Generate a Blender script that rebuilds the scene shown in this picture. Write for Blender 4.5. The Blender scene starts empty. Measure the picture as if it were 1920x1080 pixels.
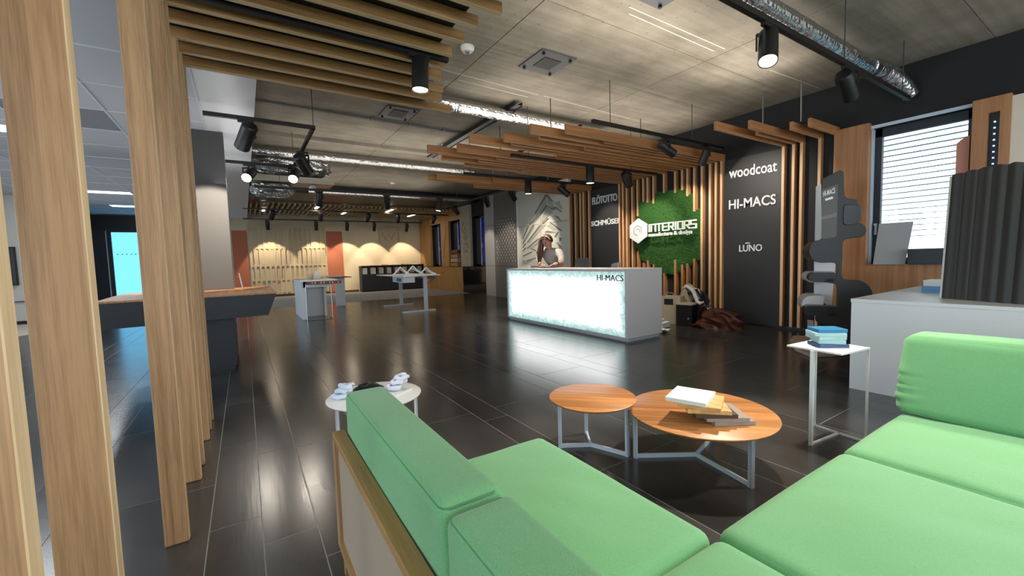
import bpy, bmesh, math, random
import numpy as np
from mathutils import Vector, Matrix
random.seed(7)
C = bpy.context.scene.collection
SC = bpy.context.scene
PI = math.pi

# ------------------------------------------------------------------ camera
RIGHT = Vector((0.84128, -0.53984, -0.02865)); DOWN = Vector((-0.06114, -0.04235, -0.99723)); FWD = Vector((0.53713, 0.8407, -0.06863))
EYE = Vector((0, 0, 1.4)); FPX = 783.3
cam = bpy.data.cameras.new('camera'); co = bpy.data.objects.new('camera', cam); C.objects.link(co)
cam.sensor_width = 36; cam.lens = FPX / 1920 * 36; cam.clip_start = 0.05; cam.clip_end = 300
m = Matrix.Identity(4)
for i in range(3):
    m[i][0] = RIGHT[i]; m[i][1] = -DOWN[i]; m[i][2] = -FWD[i]; m[i][3] = EYE[i]
co.matrix_world = m
SC.camera = co

def ray(x, y):
    return RIGHT * ((x - 960) / FPX) + DOWN * ((y - 540) / FPX) + FWD
def at(ax, val, x, y):
    """the point of the plane axis=val seen along this line of sight (used to survey the room)"""
    d = ray(x, y); return EYE + d * ((val - EYE[ax]) / d[ax])

# ------------------------------------------------------------------ world, exposure
w = bpy.data.worlds.new('world'); SC.world = w; w.use_nodes = True
nt = w.node_tree; bg = nt.nodes['Background']
tc = nt.nodes.new('ShaderNodeTexCoord'); sp = nt.nodes.new('ShaderNodeSeparateXYZ'); cr = nt.nodes.new('ShaderNodeValToRGB')
nt.links.new(tc.outputs['Generated'], sp.inputs[0]); nt.links.new(sp.outputs['Z'], cr.inputs[0]); nt.links.new(cr.outputs[0], bg.inputs[0])
cr.color_ramp.elements[0].color = (0.86, 0.95, 1.0, 1); cr.color_ramp.elements[1].color = (0.45, 0.70, 1.0, 1)
bg.inputs[1].default_value = 2.8
SC.view_settings.view_transform = 'Standard'; SC.view_settings.look = 'None'
SC.view_settings.exposure = 0.0; SC.view_settings.gamma = 1.0; SC.view_settings.use_curve_mapping = False
SC.cycles.max_bounces = 8; SC.cycles.diffuse_bounces = 5; SC.cycles.glossy_bounces = 4; SC.cycles.transparent_max_bounces = 12
SC.cycles.sample_clamp_indirect = 2.5; SC.cycles.caustics_reflective = False; SC.cycles.caustics_refractive = False

def light(name, typ, loc, target, energy, color=(1, 1, 1), **kw):
    l = bpy.data.lights.new(name, typ); l.energy = energy; l.color = color
    for k, v in kw.items(): setattr(l, k, v)
    o = bpy.data.objects.new(name, l); C.objects.link(o); o.location = loc
    d = Vector(target) - Vector(loc); o.rotation_euler = d.to_track_quat('-Z', 'Y').to_euler()
    return o
WARM = (1.0, 0.80, 0.56); NEUT = (1.0, 0.90, 0.76); COOL = (0.62, 0.82, 1.0)
# daylight through the glazed fronts behind the camera and on the left (openings in those walls)
light('daylight_rear', 'AREA', (3.2, -3.05, 2.0), (3.2, 3, 1.2), 38, COOL, shape='RECTANGLE', size=8.0, size_y=2.6)
light('daylight_left', 'AREA', (-7.15, 4.5, 1.9), (0, 5.0, 0.8), 170, COOL, shape='RECTANGLE', size=9.0, size_y=2.4)
# ceiling luminaires of the part of the room behind the camera
light('ceiling_lamp_rear', 'AREA', (2.2, -0.8, 3.7), (2.2, 0.6, 0), 20, NEUT, shape='RECTANGLE', size=2.5, size_y=1.2)
light('ceiling_lamp_left', 'AREA', (-3.2, 1.0, 3.4), (-3.0, 1.4, 0), 40, (1, .95, .88), shape='RECTANGLE', size=1.0, size_y=1.0)
# added fill lights without fixtures, facing up to brighten concrete and lowered ceiling
for x_, y_, sx, sy, e in ((5.4, 5.6, 4.5, 1.6, 34), (5.9, 9.1, 3.6, .9, 16), (.8, 3.6, 1.8, 2.4, 20), (4.7, 3.3, 4.0, 1.0, 40), (3.2, 9.6, 4.5, 2.5, 34), (3.2, 13.6, 5, 2.5, 26), (3.0, .2, 4, 2, 30), (-3.0, 6.5, 4, 7, 19), (-3.0, 14.5, 4, 7, 18), (-.1, 8.5, .4, 4, 9)):
    light('ceiling_fill', 'AREA', (x_, y_, 3.45 if x_ > 0 else 2.7), (x_, y_, 9), e, (1, .93, .82) if x_ > 0 else (.95, .96, 1), shape='RECTANGLE', size=sx, size_y=sy)

# ------------------------------------------------------------------ materials
def mat(name):
    M = bpy.data.materials.new(name); M.use_nodes = True
    return M, M.node_tree.nodes, M.node_tree.links, M.node_tree.nodes['Principled BSDF']
def lin(c):
    return tuple(((x / 255) / 12.92 if x / 255 <= .04045 else ((x / 255 + .055) / 1.055) ** 2.4) for x in c) + (1,)
def plain(name, rgb, rough=.5, metal=0, bump=0, scale=40, var=0.0, spec=.5, coat=0):
    M, N, L, P = mat(name)
    P.inputs['Base Color'].default_value = lin(rgb); P.inputs['Roughness'].default_value = rough
    P.inputs['Metallic'].default_value = metal; P.inputs['Specular IOR Level'].default_value = spec
    P.inputs['Coat Weight'].default_value = coat
    t = N.new('ShaderNodeTexCoord'); n = N.new('ShaderNodeTexNoise'); n.inputs['Scale'].default_value = scale; n.inputs['Detail'].default_value = 4
    L.new(t.outputs['Object'], n.inputs['Vector'])
    if var:
        mx = N.new('ShaderNodeMix'); mx.data_type = 'RGBA'
        c = lin(rgb); mx.inputs['A'].default_value = tuple(v * (1 - var) for v in c[:3]) + (1,); mx.inputs['B'].default_value = tuple(min(1, v * (1 + var)) for v in c[:3]) + (1,)
        L.new(n.outputs[0], mx.inputs['Factor']); L.new(mx.outputs['Result'], P.inputs['Base Color'])
    if bump:
        b = N.new('ShaderNodeBump'); b.inputs['Strength'].default_value = bump; b.inputs['Distance'].default_value = .004
        L.new(n.outputs[0], b.inputs['Height']); L.new(b.outputs[0], P.inputs['Normal'])
    return M
def wood(name, dark, lightc, axis=2, rough=.45, grain=1.0, turn=None):
    M, N, L, P = mat(name)
    t = N.new('ShaderNodeTexCoord'); mp = N.new('ShaderNodeMapping'); oi = N.new('ShaderNodeObjectInfo')
    sc = [26 * grain] * 3; sc[axis] = .8 * grain; mp.inputs['Scale'].default_value = sc
    ad = N.new('ShaderNodeVectorMath'); ad.operation = 'ADD'; mu = N.new('ShaderNodeMath'); mu.operation = 'MULTIPLY'; mu.inputs[1].default_value = 37
    L.new(oi.outputs['Random'], mu.inputs[0]); src = t.outputs['Object']
    if turn is not None:
        m0 = N.new('ShaderNodeMapping'); m0.inputs['Rotation'].default_value = (0, 0, turn); L.new(src, m0.inputs[0]); src = m0.outputs[0]
    L.new(src, mp.inputs[0]); L.new(mp.outputs[0], ad.inputs[0]); L.new(mu.outputs[0], ad.inputs[1])
    n = N.new('ShaderNodeTexNoise'); n.inputs['Scale'].default_value = 1.3; n.inputs['Detail'].default_value = 4; n.inputs['Distortion'].default_value = .3
    L.new(ad.outputs[0], n.inputs['Vector'])
    n2 = N.new('ShaderNodeTexNoise'); n2.inputs['Scale'].default_value = 11; n2.inputs['Detail'].default_value = 3; L.new(ad.outputs[0], n2.inputs['Vector'])
    r = N.new('ShaderNodeValToRGB'); r.color_ramp.elements[0].position = .32; r.color_ramp.elements[0].color = lin(dark)
    r.color_ramp.elements[1].position = .62; r.color_ramp.elements[1].color = lin(lightc)
    ma = N.new('ShaderNodeMath'); ma.operation = 'MULTIPLY_ADD'; ma.inputs[1].default_value = .35; L.new(n2.outputs[0], ma.inputs[0])
    m2 = N.new('ShaderNodeMath'); m2.operation = 'MULTIPLY'; m2.inputs[1].default_value = .66; L.new(n.outputs[0], m2.inputs[0]); L.new(m2.outputs[0], ma.inputs[2])
    L.new(ma.outputs[0], r.inputs[0]); L.new(r.outputs[0], P.inputs['Base Color'])
    if turn is not None:   # glued staves of different tone
        sx = N.new('ShaderNodeSeparateXYZ'); L.new(src, sx.inputs[0]); dv = N.new('ShaderNodeMath'); dv.operation = 'MULTIPLY'; dv.inputs[1].default_value = 8.5; L.new(sx.outputs['X'], dv.inputs[0])
        fl_ = N.new('ShaderNodeMath'); fl_.operation = 'FLOOR'; L.new(dv.outputs[0], fl_.inputs[0]); wn = N.new('ShaderNodeTexWhiteNoise'); wn.noise_dimensions = '1D'; L.new(fl_.outputs[0], wn.inputs['W'])
        r2 = N.new('ShaderNodeValToRGB'); r2.color_ramp.elements[0].color = (.72, .70, .68, 1); r2.color_ramp.elements[1].color = (1.15, 1.12, 1.08, 1); L.new(wn.outputs['Value'], r2.inputs[0])
        mx = N.new('ShaderNodeMix'); mx.data_type = 'RGBA'; mx.blend_type = 'MULTIPLY'; mx.inputs['Factor'].default_value = 1; L.new(r.outputs[0], mx.inputs['A']); L.new(r2.outputs[0], mx.inputs['B']); L.new(mx.outputs['Result'], P.inputs['Base Color'])
    b = N.new('ShaderNodeBump'); b.inputs['Strength'].default_value = .25; b.inputs['Distance'].default_value = .003
    L.new(ma.outputs[0], b.inputs['Height']); L.new(b.outputs[0], P.inputs['Normal'])
    P.inputs['Roughness'].default_value = rough
    return M
def emit(name, rgb, strength):
    M, N, L, P = mat(name)
    P.inputs['Base Color'].default_value = lin(rgb); P.inputs['Emission Color'].default_value = lin(rgb); P.inputs['Emission Strength'].default_value = strength
    return M

def slate():
    M, N, L, P = mat('dark slate tile')
    oi = N.new('ShaderNodeObjectInfo'); ge = N.new('ShaderNodeNewGeometry')
    mu = N.new('ShaderNodeMath'); mu.operation = 'MULTIPLY'; mu.inputs[1].default_value = 51; L.new(oi.outputs['Random'], mu.inputs[0])
    def nz(scale, det, dist=0):
        mp = N.new('ShaderNodeMapping'); mp.inputs['Scale'].default_value = scale; L.new(ge.outputs['Position'], mp.inputs[0])
        ad = N.new('ShaderNodeVectorMath'); ad.operation = 'ADD'; L.new(mp.outputs[0], ad.inputs[0]); L.new(mu.outputs[0], ad.inputs[1])
        n = N.new('ShaderNodeTexNoise'); n.inputs['Scale'].default_value = 1; n.inputs['Detail'].default_value = det; n.inputs['Distortion'].default_value = dist; L.new(ad.outputs[0], n.inputs['Vector']); return n
    n = nz((3.2, .9, 1), 5); n2 = nz((34, 3.0, 1), 2)
    r = N.new('ShaderNodeValToRGB'); r.color_ramp.elements[0].position = .3; r.color_ramp.elements[0].color = lin((44, 44, 45)); r.color_ramp.elements[1].position = .72; r.color_ramp.elements[1].color = lin((72, 71, 69))
    L.new(n.outputs[0], r.inputs[0])
    mx = N.new('ShaderNodeMix'); mx.data_type = 'RGBA'; mx.blend_type = 'MULTIPLY'; mx.inputs['Factor'].default_value = .4
    L.new(r.outputs[0], mx.inputs['A']); rr = N.new('ShaderNodeValToRGB'); rr.color_ramp.elements[0].color = (.5, .5, .5, 1); L.new(oi.outputs['Random'], rr.inputs[0]); L.new(rr.outputs[0], mx.inputs['B'])
    L.new(mx.outputs['Result'], P.inputs['Base Color'])
    mr = N.new('ShaderNodeMapRange'); mr.inputs[3].default_value = .18; mr.inputs[4].default_value = .25; L.new(n.outputs[0], mr.inputs[0]); L.new(mr.outputs[0], P.inputs['Roughness'])
    b = N.new('ShaderNodeBump'); b.inputs['Strength'].default_value = .12; b.inputs['Distance'].default_value = .003
    L.new(n2.outputs[0], b.inputs['Height']); L.new(b.outputs[0], P.inputs['Normal'])
    P.inputs['Specular IOR Level'].default_value = .8
    return M
def concrete(name, a, bcol):
    M, N, L, P = mat(name)
    ge = N.new('ShaderNodeNewGeometry'); oi = N.new('ShaderNodeObjectInfo')
    n = N.new('ShaderNodeTexNoise'); n.inputs['Scale'].default_value = 1.1; n.inputs['Detail'].default_value = 10; n.inputs['Roughness'].default_value = .62; L.new(ge.outputs['Position'], n.inputs['Vector'])
    r = N.new('ShaderNodeValToRGB'); r.color_ramp.elements[0].position = .3; r.color_ramp.elements[0].color = lin(a); r.color_ramp.elements[1].position = .72; r.color_ramp.elements[1].color = lin(bcol)
    L.new(n.outputs[0], r.inputs[0])
    v = N.new('ShaderNodeTexVoronoi'); v.inputs['Scale'].default_value = 9; L.new(ge.outputs['Position'], v.inputs['Vector'])
    rv = N.new('ShaderNodeValToRGB'); rv.color_ramp.elements[0].position = .05; rv.color_ramp.elements[0].color = (.4, .39, .37, 1); rv.color_ramp.elements[1].position = .13; rv.color_ramp.elements[1].color = (1, 1, 1, 1)
    L.new(v.outputs['Distance'], rv.inputs[0])
    # boarding streaks along the formwork
    mp = N.new('ShaderNodeMapping'); mp.inputs['Scale'].default_value = (.5, 9, 1); L.new(ge.outputs['Position'], mp.inputs[0])
    n3 = N.new('ShaderNodeTexNoise'); n3.inputs['Scale'].default_value = 1.3; n3.inputs['Detail'].default_value = 5; L.new(mp.outputs[0], n3.inputs['Vector'])
    r3 = N.new('ShaderNodeValToRGB'); r3.color_ramp.elements[0].position = .35; r3.color_ramp.elements[0].color = (.82, .81, .80, 1); r3.color_ramp.elements[1].position = .66; r3.color_ramp.elements[1].color = (1.1, 1.1, 1.1, 1); L.new(n3.outputs[0], r3.inputs[0])
    mx = N.new('ShaderNodeMix'); mx.data_type = 'RGBA'; mx.blend_type = 'MULTIPLY'; mx.inputs['Factor'].default_value = .8; L.new(r.outputs[0], mx.inputs['A']); L.new(rv.outputs[0], mx.inputs['B'])
    m2 = N.new('ShaderNodeMix'); m2.data_type = 'RGBA'; m2.blend_type = 'MULTIPLY'; m2.inputs['Factor'].default_value = .8; L.new(mx.outputs['Result'], m2.inputs['A']); L.new(r3.outputs[0], m2.inputs['B'])
    L.new(m2.outputs['Result'], P.inputs['Base Color']); P.inputs['Roughness'].default_value = .8
    b = N.new('ShaderNodeBump'); b.inputs['Strength'].default_value = .3; b.inputs['Distance'].default_value = .01; L.new(n.outputs[0], b.inputs['Height']); L.new(b.outputs[0], P.inputs['Normal'])
    return M
def foil():
    M, N, L, P = mat('crumpled foil')
    P.inputs['Base Color'].default_value = (.78, .79, .8, 1); P.inputs['Metallic'].default_value = 1; P.inputs['Roughness'].default_value = .24
    t = N.new('ShaderNodeTexCoord'); v = N.new('ShaderNodeTexVoronoi'); v.inputs['Scale'].default_value = 26; L.new(t.outputs['Object'], v.inputs['Vector'])
    b = N.new('ShaderNodeBump'); b.inputs['Strength'].default_value = .55; b.inputs['Distance'].default_value = .012; L.new(v.outputs['Distance'], b.inputs['Height']); L.new(b.outputs[0], P.inputs['Normal'])
    return M
def fabric(name, a, bcol, scale=420):
    M, N, L, P = mat(name)
    t = N.new('ShaderNodeTexCoord'); n = N.new('ShaderNodeTexNoise'); n.inputs['Scale'].default_value = scale; n.inputs['Detail'].default_value = 2; L.new(t.outputs['Object'], n.inputs['Vector'])
    n2 = N.new('ShaderNodeTexNoise'); n2.inputs['Scale'].default_value = 5; n2.inputs['Detail'].default_value = 4; L.new(t.outputs['Object'], n2.inputs['Vector'])
    r = N.new('ShaderNodeValToRGB'); r.color_ramp.elements[0].position = .25; r.color_ramp.elements[0].color = lin(a); r.color_ramp.elements[1].position = .75; r.color_ramp.elements[1].color = lin(bcol)
    L.new(n.outputs[0], r.inputs[0]); L.new(r.outputs[0], P.inputs['Base Color'])
    P.inputs['Roughness'].default_value = .9; P.inputs['Sheen Weight'].default_value = .25; P.inputs['Sheen Roughness'].default_value = .5; P.inputs['Specular IOR Level'].default_value = .15
    ma = N.new('ShaderNodeMath'); ma.operation = 'MULTIPLY_ADD'; ma.inputs[1].default_value = 3.5; L.new(n2.outputs[0], ma.inputs[0]); L.new(n.outputs[0], ma.inputs[2])
    b = N.new('ShaderNodeBump'); b.inputs['Strength'].default_value = .3; b.inputs['Distance'].default_value = .004; L.new(ma.outputs[0], b.inputs['Height']); L.new(b.outputs[0], P.inputs['Normal'])
    return M
def tinted_glass(name, rgb, clear=.92):
    M, N, L, P = mat(name); N.remove(P)
    tr = N.new('ShaderNodeBsdfTransparent'); tr.inputs[0].default_value = rgb + (1,)
    gl = N.new('ShaderNodeBsdfGlossy'); gl.inputs['Roughness'].default_value = .03
    mx = N.new('ShaderNodeMixShader'); mx.inputs[0].default_value = 1 - clear
    L.new(tr.outputs[0], mx.inputs[1]); L.new(gl.outputs[0], mx.inputs[2]); L.new(mx.outputs[0], N['Material Output'].inputs[0])
    return M
def translucent(name, rgb, f=.6):
    M, N, L, P = mat(name)
    P.inputs['Base Color'].default_value = lin(rgb); P.inputs['Roughness'].default_value = .6
    tl = N.new('ShaderNodeBsdfTranslucent'); tl.inputs[0].default_value = lin(rgb)
    mx = N.new('ShaderNodeMixShader'); mx.inputs[0].default_value = f
    L.new(P.outputs[0], mx.inputs[1]); L.new(tl.outputs[0], mx.inputs[2]); L.new(mx.outputs[0], N['Material Output'].inputs[0])
    return M
def onyx():
    """backlit veined acrylic stone: a light box whose lamps sit in the middle and fade to the rim"""
    M, N, L, P = mat('backlit veined stone')
    t = N.new('ShaderNodeTexCoord'); s = N.new('ShaderNodeSeparateXYZ'); L.new(t.outputs['Generated'], s.inputs[0])
    def edge(o, k):
        a = N.new('ShaderNodeMath'); a.operation = 'SUBTRACT'; L.new(o, a.inputs[0]); a.inputs[1].default_value = .5
        b = N.new('ShaderNodeMath'); b.operation = 'ABSOLUTE'; L.new(a.outputs[0], b.inputs[0])
        c = N.new('ShaderNodeMath'); c.operation = 'MULTIPLY_ADD'; L.new(b.outputs[0], c.inputs[0]); c.inputs[1].default_value = -k; c.inputs[2].default_value = .5 * k
        return c.outputs[0]
    mn = N.new('ShaderNodeMath'); mn.operation = 'MINIMUM'; L.new(edge(s.outputs['Y'], 9), mn.inputs[0]); L.new(edge(s.outputs['Z'], 2.6), mn.inputs[1])
    n = N.new('ShaderNodeTexNoise'); n.inputs['Scale'].default_value = 4.5; n.inputs['Detail'].default_value = 10; n.inputs['Roughness'].default_value = .68; n.inputs['Distortion'].default_value = 2.5; L.new(t.outputs['Object'], n.inputs['Vector'])
    ad = N.new('ShaderNodeMath'); ad.operation = 'MULTIPLY_ADD'; ad.inputs[1].default_value = .9; L.new(n.outputs[0], ad.inputs[0]); L.new(mn.outputs[0], ad.inputs[2])
    r = N.new('ShaderNodeValToRGB'); e = r.color_ramp.elements; e[0].position = .34; e[0].color = (.16, .32, .32, 1); e[1].position = 1.0; e[1].color = (1, 1, 1, 1)
    k = e.new(.50); k.color = (.52, .78, .75, 1); k = e.new(.74); k.color = (.74, .95, .91, 1)
    L.new(ad.outputs[0], r.inputs[0]); L.new(r.outputs[0], P.inputs['Emission Color'])
    mr = N.new('ShaderNodeMapRange'); mr.inputs[1].default_value = .6; mr.inputs[2].default_value = 1.7; mr.inputs[3].default_value = .8; mr.inputs[4].default_value = 4.0; L.new(ad.outputs[0], mr.inputs[0]); L.new(mr.outputs[0], P.inputs['Emission Strength'])
    P.inputs['Base Color'].default_value = (.25, .3, .3, 1); P.inputs['Roughness'].default_value = .25
    return M

TURN = 2.36
M = dict(
    oak=wood('oak slat upright', (134, 98, 62), (186, 146, 104), 2), oakx=wood('oak beam', (124, 86, 48), (174, 130, 80), 0),
    larch=wood('warm wood fin', (158, 104, 62), (204, 148, 98), 2), larchx=wood('warm wood beam', (150, 98, 58), (196, 138, 90), 0),
    oakt=wood('oak veneer top', (148, 92, 48), (204, 142, 84), 1, .4), oakround=wood('staved oak top', (150, 90, 46), (218, 152, 90), 1, .4, .8, TURN), oaky=wood('oak rail', (140, 104, 60), (180, 140, 90), 1),
    panelwood=wood('oak wall veneer', (150, 100, 62), (188, 134, 88), 2, .5, .5), honey=wood('honey wall board', (160, 118, 66), (188, 146, 90), 2, .5, .4),
    slate=slate(), grout=plain('grout', (152, 150, 146), .7), concrete=concrete('board marked concrete', (122, 115, 102), (166, 157, 142)),
    black=plain('black powder coat', (20, 20, 21), .45), blackwall=plain('matt black wall', (26, 26, 28), .7, bump=.1, scale=8),
    panelblack=plain('charcoal sign board', (44, 44, 45), .5, bump=.05, scale=300), navy=plain('navy laminate', (22, 26, 34), .45),
    white=plain('white lacquer', (236, 236, 234), .35), wall=plain('white wall paint', (222, 220, 214), .85), cream=plain('cream wall paint', (214, 200, 172), .85, bump=.1, scale=60),
    creamw=plain('warm white wall', (226, 216, 196), .8), greycol=plain('charcoal column paint', (72, 69, 67), .75), steel=plain('satin steel', (176, 178, 180), .3, 1), silver=plain('silver powder coat', (196, 200, 204), .4, .2),
    sheet=plain('sheet steel duct', (176, 166, 150), .38, .9), foil=foil(), green=fabric('green wool', (104, 160, 110), (128, 188, 132)), greend=fabric('green wool piping', (76, 132, 90), (92, 150, 104)),
    linen=fabric('linen panel', (152, 132, 110), (174, 154, 130), 700), carpet=fabric('grey carpet', (96, 96, 95), (132, 131, 128), 160), rug=fabric('beige carpet', (176, 166, 150), (204, 194, 178), 160),
    pinkboard=plain('pink terracotta board', (214, 150, 130), .7), grille=plain('ceiling grille', (140, 142, 147), .7), chalk=plain('chalk line', (205, 202, 194), .9), legw=plain('pale grey table leg', (212, 218, 224), .4), terracotta=plain('terracotta panel', (176, 104, 78), .7, bump=.05), relief=plain('taupe relief board', (190, 176, 150), .75), shield=plain('sand relief board', (190, 178, 152), .8),
    lens=emit('lit lamp lens', (255, 246, 228), 9), strip=emit('lit ceiling panel', (245, 250, 255), 4), lensoff=plain('dark lens', (40, 40, 42), .2),
    onyx=onyx(), solid=plain('white solid surface', (214, 208, 206), .4), grey=plain('mid grey', (120, 121, 122), .6), shell=fabric('grey shell fabric', (118, 120, 122), (140, 142, 144), 300),
    letter=plain('white sign lacquer', (245, 245, 243), .4), dark=plain('dark lettering', (40, 46, 48), .4), moss=plain('preserved moss', (52, 98, 36), .9, var=.5, scale=30), mossb=plain('moss base', (40, 76, 28), .95),
    corr=plain('fluted charcoal board', (62, 61, 60), .55, bump=.2, scale=120, var=.15), vent=plain('grey vent plate', (84, 86, 90), .5, .2), ventd=plain('vent grille', (44, 45, 47), .6),
    tile=plain('mineral ceiling tile', (190, 193, 198), .9, bump=.2, scale=200), grid=plain('ceiling grid', (206, 210, 216), .5), glass=tinted_glass('clear glass', (.95, .98, .98)), cyan=tinted_glass('cyan tinted glass', (.10, .42, .62), .95),
    blind=plain('grey blind slat', (150, 160, 164), .6), blueblind=translucent('blue blind slat', (24, 74, 150), .7), frame=plain('anthracite window frame', (34, 38, 46), .45), sash=plain('pale reveal', (206, 220, 236), .4),
    perf=plain('perforated taupe board', (116, 110, 104), .7), perfl=plain('raised dot', (196, 188, 174), .6), gloss=plain('black gloss board', (8, 9, 12), .08), greyboard=plain('light grey board', (176, 170, 164), .7),
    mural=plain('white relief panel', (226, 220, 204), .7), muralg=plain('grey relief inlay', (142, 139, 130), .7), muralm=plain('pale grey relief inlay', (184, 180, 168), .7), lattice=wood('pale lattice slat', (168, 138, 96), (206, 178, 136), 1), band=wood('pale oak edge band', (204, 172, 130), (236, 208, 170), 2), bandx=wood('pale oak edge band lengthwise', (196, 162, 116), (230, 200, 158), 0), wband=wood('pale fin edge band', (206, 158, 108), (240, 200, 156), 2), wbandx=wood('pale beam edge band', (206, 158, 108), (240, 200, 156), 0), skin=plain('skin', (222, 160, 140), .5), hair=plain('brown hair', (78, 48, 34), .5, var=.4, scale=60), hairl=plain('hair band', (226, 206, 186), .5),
    jumper=fabric('grey knit', (176, 166, 162), (202, 192, 188), 300), trousers=fabric('dark cloth', (30, 30, 34), (44, 44, 48), 300), leather=plain('brown leather', (84, 40, 22), .42, bump=.5, scale=18, var=.3), blackcloth=fabric('black cloth', (18, 18, 19), (30, 30, 31), 300),
    paper=plain('paper', (232, 228, 220), .8), card=plain('beige card', (190, 176, 150), .8), blue=plain('blue acrylic', (60, 136, 184), .2), ice=plain('ice acrylic', (190, 224, 222), .25), navyac=plain('dark blue acrylic', (66, 92, 140), .2),
    bluebook=plain('blue book cover', (92, 148, 194), .5), sample=plain('grey woven sample', (186, 190, 192), .8, bump=.3, scale=250), oakboard=wood('oak sample', (190, 134, 76), (232, 184, 122), 1, .5), smoke=plain('smoked board', (92, 84, 78), .6, var=.15, scale=30), ash=plain('grey ash board', (150, 140, 130), .6, var=.12, scale=30),
    screen=plain('dark screen', (46, 38, 38), .15), stone=plain('beige stone', (184, 166, 148), .6, var=.1, scale=12), rack=plain('charcoal solid surface', (40, 39, 38), .38), rackw=plain('white solid surface rack', (226, 222, 220), .35), hill=plain('hillside', (70, 128, 132), .9, var=.5, scale=.25),
    copper=plain('sample disc', (214, 150, 124), .4), red=plain('red brown board', (150, 74, 58), .6), cable=plain('cable', (60, 60, 60), .6), wood_round=plain('dark stained board', (74, 56, 44), .5),
)

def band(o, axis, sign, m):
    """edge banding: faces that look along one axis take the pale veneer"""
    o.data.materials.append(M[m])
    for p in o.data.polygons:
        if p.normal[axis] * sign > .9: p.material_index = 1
    return o
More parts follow.
